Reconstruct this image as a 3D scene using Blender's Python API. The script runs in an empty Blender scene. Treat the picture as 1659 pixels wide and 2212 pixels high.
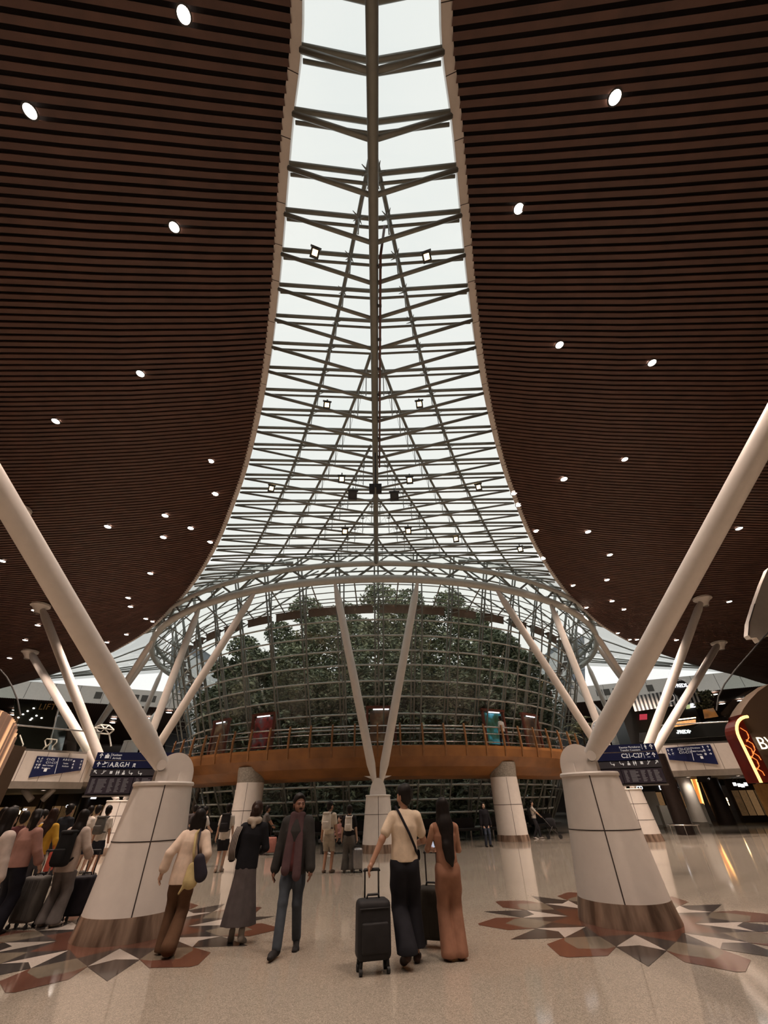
import bpy, bmesh, math, random
import numpy as np
from math import sin, cos, pi, radians, sqrt, exp, atan2, hypot
from mathutils import Vector, Matrix

random.seed(7)
SC = bpy.context.scene
COL = SC.collection

# ------------------------------------------------------------------ camera
FPX, IW, IH, EYE = 847.0, 1659.0, 2212.0, 1.62
PITCH, YAW, ROLL = radians(36.6), radians(1.5), radians(1.34)
_f = Vector((sin(YAW) * cos(PITCH), cos(YAW) * cos(PITCH), sin(PITCH)))
_r = Vector((cos(YAW), -sin(YAW), 0.0))
_u = _r.cross(_f)
_r2 = cos(ROLL) * _r - sin(ROLL) * _u
_u2 = sin(ROLL) * _r + cos(ROLL) * _u
CAMP = Vector((0, 0, EYE))
cam_d = bpy.data.cameras.new('camera')
cam_d.sensor_fit = 'HORIZONTAL'
cam_d.sensor_width = 36.0
cam_d.lens = 36.0 * FPX / IW
cam_d.clip_start, cam_d.clip_end = 0.05, 400
cam = bpy.data.objects.new('camera', cam_d)
COL.objects.link(cam)
cam.matrix_world = Matrix(((_r2.x, _u2.x, -_f.x, CAMP.x), (_r2.y, _u2.y, -_f.y, CAMP.y),
                           (_r2.z, _u2.z, -_f.z, CAMP.z), (0, 0, 0, 1)))
SC.camera = cam

# ------------------------------------------------------------------ light, exposure
SC.view_settings.view_transform = 'Standard'
SC.view_settings.look = 'None'
SC.view_settings.gamma = 1.0
SC.view_settings.exposure = 0.0
try:
    SC.view_settings.use_curve_mapping = False
except Exception:
    pass
cy = SC.cycles
cy.max_bounces = 7
cy.diffuse_bounces = 3
cy.glossy_bounces = 3
cy.transmission_bounces = 4
cy.transparent_max_bounces = 14
cy.caustics_reflective = False
cy.caustics_refractive = False
cy.sample_clamp_indirect = 4.0
SKY = 1.12
LAMP_W = 1480.0           # watts of each ceiling downlight
LAMP_COL = (1.0, 0.775, 0.635)
world = bpy.data.worlds.new('overcast_sky')
SC.world = world
world.use_nodes = True
wn = world.node_tree.nodes
bg = wn['Background']
tc = wn.new('ShaderNodeTexCoord')
nz = wn.new('ShaderNodeTexNoise')
nz.inputs['Scale'].default_value = 1.3
nz.inputs['Detail'].default_value = 3
rp = wn.new('ShaderNodeValToRGB')
rp.color_ramp.elements[0].color = (0.80, 0.83, 0.82, 1)
rp.color_ramp.elements[1].color = (0.93, 0.925, 0.89, 1)
rp.color_ramp.elements[0].position = 0.35
rp.color_ramp.elements[1].position = 0.65
world.node_tree.links.new(tc.outputs['Generated'], nz.inputs['Vector'])
world.node_tree.links.new(nz.outputs['Fac'], rp.inputs['Fac'])
world.node_tree.links.new(rp.outputs['Color'], bg.inputs['Color'])
bg.inputs['Strength'].default_value = SKY

# ------------------------------------------------------------------ unprojection helpers
def ray(px, py):
    d = _f * FPX + _r2 * (px - IW / 2) - _u2 * (py - IH / 2)
    return d.normalized()
def at_z(px, py, z):
    d = ray(px, py)
    return CAMP + d * ((z - CAMP.z) / d.z)
def at_y(px, py, y):
    d = ray(px, py)
    return CAMP + d * (y / d.y)
def edge_z(y):
    """height of the skylight edge along the hall"""
    y = min(max(y, 10.0), 38.0)
    return 14.7 - 0.0060 * (y - 10.0) ** 2
def on_edge(px, py):
    d = ray(px, py)
    t = 5.0
    while t < 120:
        p = CAMP + d * t
        if p.z > edge_z(p.y):
            break
        t += 0.02
    return p
# the skylight edge as seen along both sides, averaged into one symmetric curve
_EL = [(650, 0), (628, 300), (600, 640), (575, 830), (545, 980), (512, 1080), (472, 1180), (425, 1260), (385, 1310), (325, 1362), (250, 1402), (215, 1415), (130, 1452), (20, 1482)]
_ER = [(948, 0), (980, 300), (1014, 650), (1040, 830), (1070, 960), (1115, 1095), (1155, 1180), (1205, 1255), (1285, 1340), (1350, 1385), (1420, 1417), (1500, 1432), (1590, 1457)]
_L = sorted((on_edge(*q).y, -on_edge(*q).x) for q in _EL)
_Rr = sorted((on_edge(*q).y, on_edge(*q).x) for q in _ER)
EDGE = [(1.25, -16.0), (1.3, -3.0)]
for _y, _x in _L:
    if _y < _Rr[-1][0]:
        EDGE.append(((_x + float(np.interp(_y, [q[0] for q in _Rr], [q[1] for q in _Rr]))) / 2, _y))
_x, _y = EDGE[-1]
EDGE += [(_x + 7, _y + 2.6), (_x + 20, _y + 5.6)]
def smooth_edge():
    P = [Vector((x, y, 0)) for x, y in EDGE]
    out = []
    for i in range(len(P) - 1):
        p0, p1, p2, p3 = P[max(i - 1, 0)], P[i], P[i + 1], P[min(i + 2, len(P) - 1)]
        for k in range(8):
            t = k / 8
            m1, m2 = (p2 - p0) / 2, (p3 - p1) / 2
            out.append((2 * t**3 - 3 * t**2 + 1) * p1 + (t**3 - 2 * t**2 + t) * m1 + (-2 * t**3 + 3 * t**2) * p2 + (t**3 - t**2) * m2)
    out.append(P[-1])
    return out
EC = smooth_edge()
EX = np.array([p.x for p in EC])
EY = np.array([p.y for p in EC])
def edge_x(y):
    return float(np.interp(y, EY, EX))
def edge_y(x):
    return float(np.interp(x, EX, EY))
def ceil_z(x, y):
    s_ = max(0.0, abs(x) - edge_x(y))
    return edge_z(y) - (0.09 * s_ + 1.5 * (1 - exp(-s_ / 6)))
def roof_z(x, y):
    z = edge_z(y)
    return z + max(0.0, 14.1 - z) * sqrt(max(0.0, 1 - abs(x) / edge_x(y)))
def at_ceiling(px, py):
    d = ray(px, py)
    t = 6.0
    while t < 120:
        p = CAMP + d * t
        if p.z > ceil_z(p.x, p.y):
            break
        t += 0.02
    return p

# ------------------------------------------------------------------ materials
MATS = {}
def mat(name, col, rough=0.5, metal=0.0, var=0.08, scale=6.0, spec=0.5, emit=None, bump=0.0, coat=0.0):
    if name in MATS:
        return MATS[name]
    m = bpy.data.materials.new(name)
    m.use_nodes = True
    nt = m.node_tree
    b = nt.nodes['Principled BSDF']
    b.inputs['Roughness'].default_value = rough
    b.inputs['Metallic'].default_value = metal
    b.inputs['Specular IOR Level'].default_value = spec
    b.inputs['Coat Weight'].default_value = coat
    c = (col[0], col[1], col[2], 1)
    if var > 0:
        t = nt.nodes.new('ShaderNodeTexCoord')
        n = nt.nodes.new('ShaderNodeTexNoise')
        n.inputs['Scale'].default_value = scale
        n.inputs['Detail'].default_value = 4
        r = nt.nodes.new('ShaderNodeValToRGB')
        r.color_ramp.elements[0].position = 0.3
        r.color_ramp.elements[1].position = 0.7
        r.color_ramp.elements[0].color = (col[0] * (1 - var), col[1] * (1 - var), col[2] * (1 - var), 1)
        r.color_ramp.elements[1].color = (min(1, col[0] * (1 + var)), min(1, col[1] * (1 + var)), min(1, col[2] * (1 + var)), 1)
        nt.links.new(t.outputs['Object'], n.inputs['Vector'])
        nt.links.new(n.outputs['Fac'], r.inputs['Fac'])
        nt.links.new(r.outputs['Color'], b.inputs['Base Color'])
        if bump:
            bp = nt.nodes.new('ShaderNodeBump')
            bp.inputs['Strength'].default_value = bump
            bp.inputs['Distance'].default_value = 0.02
            nt.links.new(n.outputs['Fac'], bp.inputs['Height'])
            nt.links.new(bp.outputs['Normal'], b.inputs['Normal'])
    else:
        b.inputs['Base Color'].default_value = c
    if emit:
        b.inputs['Emission Color'].default_value = (emit[0], emit[1], emit[2], 1)
        b.inputs['Emission Strength'].default_value = emit[3]
    MATS[name] = m
    return m

def glass_mat(name, tint, refl=0.05):
    m = bpy.data.materials.new(name)
    m.use_nodes = True
    nt = m.node_tree
    nt.nodes.remove(nt.nodes['Principled BSDF'])
    out = nt.nodes['Material Output']
    tr = nt.nodes.new('ShaderNodeBsdfTransparent')
    tr.inputs['Color'].default_value = (*tint, 1)
    gl = nt.nodes.new('ShaderNodeBsdfGlossy')
    gl.inputs['Roughness'].default_value = 0.02
    lw = nt.nodes.new('ShaderNodeLayerWeight')
    lw.inputs['Blend'].default_value = 0.15
    mul = nt.nodes.new('ShaderNodeMath')
    mul.operation = 'MULTIPLY_ADD'
    mul.inputs[1].default_value = 0.35
    mul.inputs[2].default_value = refl
    mx = nt.nodes.new('ShaderNodeMixShader')
    nt.links.new(lw.outputs['Fresnel'], mul.inputs[0])
    nt.links.new(mul.outputs[0], mx.inputs['Fac'])
    nt.links.new(tr.outputs[0], mx.inputs[1])
    nt.links.new(gl.outputs[0], mx.inputs[2])
    nt.links.new(mx.outputs[0], out.inputs['Surface'])
    MATS[name] = m
    return m

# ------------------------------------------------------------------ mesh builder
class MB:
    def __init__(s):
        s.v, s.f, s.mi = [], [], []
        s.cur = 0
    def add(s, verts, faces):
        o = len(s.v)
        s.v += [tuple(p) for p in verts]
        s.f += [tuple(i + o for i in f) for f in faces]
        s.mi += [s.cur] * len(faces)
        return s
    def box(s, c, size, rz=0.0, M=None):
        hx, hy, hz = size[0] / 2, size[1] / 2, size[2] / 2
        R = M if M is not None else Matrix.Rotation(rz, 3, 'Z')
        c = Vector(c)
        vs = [c + R @ Vector((sx * hx, sy * hy, sz * hz)) for sx in (-1, 1) for sy in (-1, 1) for sz in (-1, 1)]
        return s.add(vs, [(0, 1, 3, 2), (4, 6, 7, 5), (0, 4, 5, 1), (2, 3, 7, 6), (0, 2, 6, 4), (1, 5, 7, 3)])
    def tube(s, pts, r, n=8, caps=True, closed=False):
        pts = [Vector(p) for p in pts]
        m = len(pts)
        rr = r if isinstance(r, (list, tuple)) else [r] * m
        vs, fs = [], []
        prev = None
        for i, p in enumerate(pts):
            if closed:
                d = pts[(i + 1) % m] - pts[i - 1]
            else:
                d = pts[min(i + 1, m - 1)] - pts[max(i - 1, 0)]
            d = d.normalized()
            if prev is None:
                a = Vector((0, 0, 1)) if abs(d.z) < 0.9 else Vector((1, 0, 0))
                x = d.cross(a).normalized()
            else:
                x = (prev - d * prev.dot(d)).normalized()
            prev = x
            y = d.cross(x)
            for k in range(n):
                t = 2 * pi * k / n
                vs.append(p + (x * cos(t) + y * sin(t)) * rr[i])
        for i in range(m if closed else m - 1):
            j = (i + 1) % m
            for k in range(n):
                k2 = (k + 1) % n
                fs.append((i * n + k, i * n + k2, j * n + k2, j * n + k))
        if caps and not closed:
            fs.append(tuple(range(n - 1, -1, -1)))
            fs.append(tuple((m - 1) * n + k for k in range(n)))
        return s.add(vs, fs)
    def prism(s, poly, ext):
        """closed polygon (3d points) swept along the vector ext"""
        ext = Vector(ext)
        a = [Vector(p) for p in poly]
        n = len(a)
        vs = a + [p + ext for p in a]
        fs = [tuple(range(n - 1, -1, -1)), tuple(range(n, 2 * n))]
        fs += [(i, (i + 1) % n, n + (i + 1) % n, n + i) for i in range(n)]
        return s.add(vs, fs)
    def lathe(s, prof, c=(0, 0, 0), n=32, a0=0.0, a1=2 * pi, M=None):
        c = Vector(c)
        full = abs(a1 - a0 - 2 * pi) < 1e-6
        cnt = n if full else n + 1
        vs, fs = [], []
        for r, z in prof:
            for k in range(cnt):
                t = a0 + (a1 - a0) * k / n
                p = Vector((r * cos(t), r * sin(t), z))
                vs.append(c + (M @ p if M is not None else p))
        for i in range(len(prof) - 1):
            for k in range(n):
                k2 = (k + 1) % cnt
                fs.append((i * cnt + k, i * cnt + k2, (i + 1) * cnt + k2, (i + 1) * cnt + k))
        return s.add(vs, fs)
    def strip(s, A, B):
        n = len(A)
        return s.add(list(A) + list(B), [(i, i + 1, n + i + 1, n + i) for i in range(n - 1)])
    def build(s, name, m, parent=None, smooth=False, angle=None):
        me = bpy.data.meshes.new(name)
        me.from_pydata([tuple(p) for p in s.v], [], s.f)
        ms = m if isinstance(m, (list, tuple)) else [m]
        for x in ms:
            me.materials.append(x)
        if len(ms) > 1:
            me.polygons.foreach_set('material_index', s.mi)
        if smooth:
            me.polygons.foreach_set('use_smooth', [True] * len(me.polygons))
            if angle:
                me.set_sharp_from_angle(angle=angle)
        me.update()
        o = bpy.data.objects.new(name, me)
        COL.objects.link(o)
        if parent is not None:
            attach(o, parent)
        return o

WORLDM = {}
def attach(o, parent):
    """parent without moving: o's geometry is in world coordinates"""
    o.parent = parent
    o.matrix_parent_inverse = WORLDM.get(parent.name, Matrix.Identity(4)).inverted()
def empty(name, loc, rz=0.0):
    e = bpy.data.objects.new(name, None)
    COL.objects.link(e)
    e.location = loc
    e.rotation_euler = (0, 0, rz)
    e.empty_display_size = 0.2
    WORLDM[e.name] = Matrix.Translation(Vector(loc)) @ Matrix.Rotation(rz, 4, 'Z')
    return e
def tag(o, label, cat, group=None, kind=None):
    o['label'] = label
    o['category'] = cat
    if group:
        o['group'] = group
    if kind:
        o['kind'] = kind
    return o
def structure(o, label=None):
    o['kind'] = 'structure'
    if label:
        o['label'] = label
    return o
def copy_tree(o, loc=None, rz=None, parent=None):
    c = o.copy()
    COL.objects.link(c)
    if parent is not None:
        c.parent = parent
    if loc is not None:
        c.location = loc
    if rz is not None:
        c.rotation_euler = (0, 0, rz)
    for ch in list(o.children):
        copy_tree(ch, parent=c)
    return c
def text(s, p, size, m, parent, normal_rz=0.0, align='LEFT', name='lettering', ext=0.004, tilt=pi / 2, spacing=1.0, bold=0.0, M=None):
    """upright lettering facing -y turned by normal_rz about z"""
    cu = bpy.data.curves.new(name, 'FONT')
    cu.body = s
    cu.size = size
    cu.align_x = align
    cu.align_y = 'CENTER'
    cu.extrude = ext
    cu.offset = bold
    cu.resolution_u = 3
    cu.space_character = spacing
    cu.materials.append(m)
    tmp = bpy.data.objects.new(name, cu)
    me = bpy.data.meshes.new_from_object(tmp)
    bpy.data.objects.remove(tmp)
    me.name = name
    o = bpy.data.objects.new(name, me)
    COL.objects.link(o)
    if M is None:
        M = Matrix.Rotation(normal_rz, 4, 'Z') @ Matrix.Rotation(tilt, 4, 'X')
    o.matrix_basis = Matrix.Translation(Vector(p)) @ M
    if parent is not None:
        attach(o, parent)
    return o

WHITE = mat('warm_white_panel', (0.78, 0.72, 0.665), 0.42, var=0.03)
GROOVE = mat('dark_panel_joint', (0.05, 0.035, 0.03), 0.8)
def streak_mat():  # brown metal with vertical reflection streaks painted into its colour
    m = bpy.data.materials.new('brown_metal_painted_reflections'); m.use_nodes = True
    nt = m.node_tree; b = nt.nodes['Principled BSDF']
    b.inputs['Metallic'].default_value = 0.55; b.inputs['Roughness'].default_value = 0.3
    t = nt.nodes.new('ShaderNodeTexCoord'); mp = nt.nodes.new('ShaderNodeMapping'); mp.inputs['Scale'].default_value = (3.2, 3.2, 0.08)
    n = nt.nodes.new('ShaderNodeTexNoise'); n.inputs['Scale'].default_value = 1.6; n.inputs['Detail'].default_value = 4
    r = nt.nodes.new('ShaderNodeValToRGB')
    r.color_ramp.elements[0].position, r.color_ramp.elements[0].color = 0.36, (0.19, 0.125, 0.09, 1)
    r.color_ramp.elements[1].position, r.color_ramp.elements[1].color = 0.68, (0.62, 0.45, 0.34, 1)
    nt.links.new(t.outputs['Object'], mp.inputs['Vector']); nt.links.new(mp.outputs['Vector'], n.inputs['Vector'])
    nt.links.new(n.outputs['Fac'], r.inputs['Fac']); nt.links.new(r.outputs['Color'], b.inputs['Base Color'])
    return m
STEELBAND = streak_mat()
TUBE_PALE = mat('pale_painted_steel', (0.56, 0.56, 0.52), 0.4, var=0.05)
TUBE_DARK = mat('grey_green_painted_steel', (0.22, 0.225, 0.20), 0.45, var=0.06)
TRIM = mat('skylight_edge_panel', (0.68, 0.62, 0.57), 0.5, var=0.03)
SLAT = mat('brown_timber_slat', (0.092, 0.042, 0.028), 0.55, var=0.22, scale=2.0)
BACK = mat('dark_ceiling_void', (0.012, 0.007, 0.006), 0.9, var=0)
BLACK = mat('matt_black', (0.012, 0.012, 0.013), 0.6, var=0.1)
DARKGREY = mat('dark_grey', (0.05, 0.048, 0.047), 0.55)
GLASS = glass_mat('clear_roof_glass', (0.93, 0.94, 0.92), 0.03)
GLASS_D = glass_mat('drum_glass', (0.87, 0.89, 0.86), 0.05)
LAMP = mat('lamp_glow', (1, 1, 1), 0.5, var=0, emit=(1.0, 0.86, 0.74, 14.0))
GOLDLAMP = mat('warm_lamp_glow', (1, 1, 1), 0.5, var=0, emit=(1.0, 0.66, 0.3, 9.0))
NAVY = mat('navy_sign_board', (0.012, 0.019, 0.085), 0.35, var=0.04)
SIGNGREY = mat('grey_sign_board', (0.06, 0.06, 0.075), 0.4, var=0.04)
SIGNWHITE = mat('white_sign_print', (0.6, 0.6, 0.6), 0.5, var=0, emit=(1, 0.95, 0.9, 0.28))
WOOD = mat('orange_timber_cladding', (0.28, 0.118, 0.034), 0.42, var=0.25, scale=1.2)
WOODPOST = mat('orange_timber_post', (0.27, 0.125, 0.045), 0.5, var=0.2)
SILVER = mat('stainless_steel', (0.62, 0.60, 0.58), 0.25, metal=0.9, var=0.05)

# ------------------------------------------------------------------ floor
def floor_mat():
    m = bpy.data.materials.new('polished_terrazzo')
    m.use_nodes = True
    nt = m.node_tree
    b = nt.nodes['Principled BSDF']
    t = nt.nodes.new('ShaderNodeTexCoord')
    v = nt.nodes.new('ShaderNodeTexVoronoi')
    v.inputs['Scale'].default_value = 55
    n = nt.nodes.new('ShaderNodeTexNoise')
    n.inputs['Scale'].default_value = 90
    n.inputs['Detail'].default_value = 5
    n2 = nt.nodes.new('ShaderNodeTexNoise')
    n2.inputs['Scale'].default_value = 0.7
    r = nt.nodes.new('ShaderNodeValToRGB')
    r.color_ramp.elements[0].color = (0.255, 0.215, 0.17, 1)
    r.color_ramp.elements[1].color = (0.545, 0.485, 0.405, 1)
    r.color_ramp.elements[0].position = 0.3
    r.color_ramp.elements[1].position = 0.68
    mx = nt.nodes.new('ShaderNodeMix')
    mx.data_type = 'RGBA'
    mx.blend_type = 'MULTIPLY'
    mx.inputs['Factor'].default_value = 0.35
    mp = nt.nodes.new('ShaderNodeMapRange')
    mp.inputs['To Min'].default_value = 0.05
    mp.inputs['To Max'].default_value = 0.10
    nt.links.new(t.outputs['Object'], v.inputs['Vector'])
    nt.links.new(t.outputs['Object'], n.inputs['Vector'])
    nt.links.new(t.outputs['Object'], n2.inputs['Vector'])
    nt.links.new(n.outputs['Fac'], r.inputs['Fac'])
    nt.links.new(r.outputs['Color'], mx.inputs['A'])
    bw = nt.nodes.new('ShaderNodeRGBToBW')
    nt.links.new(v.outputs['Color'], bw.inputs['Color'])
    nt.links.new(bw.outputs['Val'], mx.inputs['B'])
    nt.links.new(mx.outputs['Result'], b.inputs['Base Color'])
    nt.links.new(n2.outputs['Fac'], mp.inputs['Value'])
    nt.links.new(mp.outputs['Result'], b.inputs['Roughness'])
    b.inputs['Specular IOR Level'].default_value = 0.85
    return m
FLOOR = floor_mat()
mb = MB()
mb.box((0, 32, -0.15), (110, 110, 0.3))
floor = structure(mb.build('floor', FLOOR), 'polished beige terrazzo concourse floor')

# star inlays around the two near piers
INL = {'red': mat('red_brown_stone', (0.135, 0.060, 0.042), 0.10, var=0.25, scale=30, spec=0.6),
       'tan': mat('olive_grey_stone', (0.185, 0.155, 0.118), 0.10, var=0.2, scale=40, spec=0.6),
       'dark': mat('charcoal_stone', (0.055, 0.048, 0.045), 0.10, var=0.2, scale=40, spec=0.6),
       'pale': mat('pale_cream_stone', (0.55, 0.49, 0.44), 0.10, var=0.1, scale=40, spec=0.6)}
PIER = [(-4.12, 9.25), (4.12, 9.15)]
def star(cx, cyy):
    keys = ['red', 'tan', 'dark', 'pale']
    mb = MB()
    z = 0.003
    def poly(key, pts, a):
        mb.cur = keys.index(key)
        P = [(cx + r * cos(a + radians(d)), cyy + r * sin(a + radians(d)), z) for r, d in pts]
        mb.add(P, [tuple(range(len(P)))])
    for k in range(8):
        a = k * pi / 4
        poly('red', [(1.69, -12.3), (2.15, -11), (2.49, -1.2), (2.49, 1.2), (2.15, 11), (1.69, 12.3), (1.84, 9), (2.05, 0), (1.84, -9)], a)
        poly('tan', [(1.69, -12.3), (1.84, -9), (2.05, 0), (1.84, 9), (1.69, 12.3), (1.28, 0)], a)
        poly('dark', [(1.69, -12.3), (1.28, 0), (0.93, -22.5)], a)
        poly('dark', [(1.69, 12.3), (0.93, 22.5), (1.28, 0)], a)
        poly('red', [(0.93, -22.5), (1.28, 0), (0.93, 22.5), (0, 0)], a)
        b = a + pi / 8
        poly('dark', [(2.4, 0), (1.69, 10.3), (1.5, 0), (1.69, -10.3)], b)
        poly('pale', [(1.69, 10.3), (0.95, 0), (1.69, -10.3), (1.5, 0)], b)
    return mb.build('star_inlay', [INL[k] for k in keys], floor)
for (px_, py_) in PIER:
    star(px_, py_)

# ------------------------------------------------------------------ timber ceilings and the skylight edge
XMAX = 45.0
SLOPE = -0.12
def slat_start(y0):
    """where the slat whose axis line is y = y0 + SLOPE*x leaves the skylight edge"""
    g = EY - (y0 + SLOPE * EX)
    i = int(np.argmax(g > 0))
    if g[i] <= 0 or i == 0:
        return None
    t = -g[i - 1] / (g[i] - g[i - 1])
    return float(EX[i - 1] + t * (EX[i] - EX[i - 1]))
OFFT = 0.22
for side in (-1, 1):
    mb = MB()
    y0 = -13.5
    k = 0
    while y0 < 45:
        xs = slat_start(y0)
        if xs is not None and xs < XMAX - 1:
            xs += OFFT
            n = 9
            X = [xs + (XMAX - xs) * (i / n) ** 1.5 for i in range(n + 1)]
            w, dep = 0.062, 0.07
            A, B, A2, B2 = [], [], [], []
            for x in X:
                y = y0 + SLOPE * x
                z = ceil_z(x, y)
                A.append((side * x, y - w, z)); B.append((side * x, y + w, z))
                A2.append((side * x, y - w, z + dep)); B2.append((side * x, y + w, z + dep))
            mb.strip(A, B); mb.strip(A2, A); mb.strip(B, B2)
        y0 += 0.208
    mb.cur = 1
    # the dark void behind the slats
    ys = list(np.linspace(-14, 40.8, 60))
    rows = []
    for y in ys:
        x0 = edge_x(y) + 0.1
        rows.append([(side * (x0 + (XMAX - x0) * (i / 8) ** 1.5), y, 0.16 + ceil_z(x0 + (XMAX - x0) * (i / 8) ** 1.5, y)) for i in range(9)])
    for a, b in zip(rows[:-1], rows[1:]):
        mb.strip(a, b)
    nm = 'ceiling_left' if side < 0 else 'ceiling_right'
    structure(mb.build(nm, [SLAT, BACK]), 'brown slatted timber ceiling, %s of the skylight' % ('left' if side < 0 else 'right'))
    # pale edge trim
    mb = MB()
    E0 = [p for p in EC if p.x < 45]
    def off(i, d):
        a = E0[max(i - 1, 0)]; b = E0[min(i + 1, len(E0) - 1)]
        t = (b - a).normalized()
        nrm = Vector((t.y, -t.x, 0))
        q = E0[i] + nrm * d
        return q
    inn, out_, innt, outt = [], [], [], []
    for i in range(len(E0)):
        q0, q1 = off(i, 0.0), off(i, 0.24)
        z = edge_z(E0[i].y) - 0.03
        inn.append((side * q0.x, q0.y, z)); out_.append((side * q1.x, q1.y, z))
        innt.append((side * q0.x, q0.y, z + 0.45)); outt.append((side * q1.x, q1.y, z + 0.2))
    mb.strip(inn, out_); mb.strip(innt, inn); mb.strip(out_, outt)
    tr = structure(mb.build('trim_1' if side < 0 else 'trim_2', TRIM, smooth=False), 'pale panelled edge along the %s side of the skylight' % ('left' if side < 0 else 'right'))
    mb = MB()
    acc = 0.0
    for i in range(1, len(E0)):
        acc += (E0[i] - E0[i - 1]).length
        if acc > 1.0 and i > 8:
            acc = 0
            q0, q1 = off(i, 0.0), off(i, 0.24)
            z = edge_z(E0[i].y) - 0.034
            mb.tube([(side * q0.x, q0.y, z), (side * q1.x, q1.y, z)], 0.008, 4)
    mb.build('panel_joint', GROOVE, tr)

# ------------------------------------------------------------------ skylight steel and glass
DC = Vector((0, 40.5, 0))            # centre of the glass drum
RING = 20.0
def drum_r(z):
    return 13.2 + 0.42 * z
sky = empty('skylight', (0, 0, 14.7))
structure(sky, 'long glazed skylight with grey steel ribs over the concourse')
KEEL_Z = 13.0
mb = MB()
mb.tube([(0, -12, KEEL_Z), (0, 20.3, KEEL_Z)], 0.12, 10)
mb.build('keel_tube', TUBE_DARK, sky, smooth=True)
STEP = 0.965
NODES = [STEP * (i + 0.88) for i in range(-12, 31)]
def roof_pt(x, y, dz=0.0):
    """the glazing bows 0.19 m forward towards the ridge"""
    f = max(0.0, 1 - abs(x) / edge_x(y))
    return (x, y + (0.19 * f if y < 16 else 0.0), roof_z(x, y) + dz)
def roof_line(y, xa, xb, n=10, dz=0.0):
    return [roof_pt(xa + (xb - xa) * i / n, y, dz) for i in range(n + 1)]
def rafter_runs(y):
    """x ranges of the roof at this y, outside the drum"""
    e = min(edge_x(y) - 0.02, 44)
    rr = drum_r(14.2)
    dy = y - DC.y
    if abs(dy) < rr:
        h = sqrt(rr * rr - dy * dy)
        return [(-e, -h), (h, e)] if e > h + 0.3 else []
    return [(-e, e)]
for i, y in enumerate(NODES):
    for (a, b) in rafter_runs(y):
        m2 = MB()
        n = 4 if b - a < 8 else 14
        if n % 2: n += 1
        m2.tube(roof_line(y - 0.03, a, b, n, 0.02), 0.066, 6)
        m2.tube(roof_line(y + 0.16, a, b, n, -0.06), 0.045, 6)
        m2.build('rafter', TUBE_DARK, sky, smooth=True)
for s_ in (-1, 1):
    for i, y in enumerate(NODES):
        if y > 24: continue
        e = edge_x(y) - 0.02
        p0 = Vector((s_ * e, y, edge_z(y) - 0.22))
        yk = y + 0.17
        if yk <= 20.2:
            p1 = Vector((0, yk, KEEL_Z))
        else:
            # lands on the ring's upper chord
            fr = (yk - 20.2) / 4.2
            ang = 0.55 * fr
            p1 = Vector((s_ * RING * sin(ang), DC.y - RING * cos(ang), 13.0))
        m2 = MB()
        m2.tube([p0, p1], 0.062 if y < 12 else 0.05, 6)
        m2.build('strut', TUBE_DARK, sky, smooth=True)
# purlins running parallel to the edges
for s_ in (-1, 1):
    for k in range(14):
        offx = 1.95 + 1.45 * k
        pts = []
        for y in np.arange(-2, 43.2, 0.5):
            x = edge_x(y) - offx
            # offset measured square to the edge further out
            t = (edge_x(y + 0.2) - edge_x(y - 0.2)) / 0.4
            x = edge_x(y) - offx * sqrt(1 + t * t) if t < 3 else edge_x(y) - offx * sqrt(10)
            if x < 0.02 or x > 43: continue
            if hypot(x, y - DC.y) < drum_r(14.2): continue
            pts.append((s_ * x, float(y), roof_z(x, float(y)) + 0.02))
        if len(pts) > 2:
            m2 = MB()
            m2.tube(pts, 0.06, 6)
            m2.build('purlin', TUBE_DARK, sky, smooth=True)
            # hangers, spider fittings and tie cables under this purlin
            mh = MB()
            mc = MB()
            last = None
            for y in NODES:
                if y < pts[0][1] + 0.2 or y > min(pts[-1][1], 21): continue
                x = float(np.interp(y, [p[1] for p in pts], [abs(p[0]) for p in pts]))
                e = edge_x(y)
                zt = roof_z(x, y)
                zb = KEEL_Z + (edge_z(y) - 0.22 - KEEL_Z) * min(1, x / e)
                mh.tube([(s_ * x, y, zt), (s_ * x, y + 0.05, zb)], 0.017, 5)
                zs = zt - 0.30 * (zt - zb)
                for a in range(5):
                    t = 2 * pi * a / 5
                    mh.tube([(s_ * x, y, zs), (s_ * x + 0.2 * cos(t), y + 0.2 * sin(t), zs + 0.12)], [0.03, 0.008], 4)
                if last is not None and y < 19:
                    mc.tube([(s_ * x, y, zb), (s_ * last[0], last[1], last[2])], 0.006, 4, caps=False)
                    mc.tube([(s_ * last[0], last[1], last[3]), (s_ * x, y, zt)], 0.006, 4, caps=False)
                last = (x, y, zt, zb)
            if mh.v: mh.build('hanger', TUBE_DARK, sky)
            if mc.v: mc.build('tie_cable', TUBE_DARK, sky)
# glass sheets
mb = MB()
ys = list(np.arange(-12, 44.01, 1.0))
def glass_rows(y):
    return rafter_runs(y)
for a, b in zip(ys[:-1], ys[1:]):
    Ra, Rb = glass_rows(a), glass_rows(b)
    if len(Ra) == len(Rb):
        for ra, rb in zip(Ra, Rb):
            n = 16
            mb.strip(roof_line(a, ra[0], ra[1], n, 0.14), roof_line(b, rb[0], rb[1], n, 0.14))
mb.build('glass_pane', GLASS, sky, smooth=True)

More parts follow.
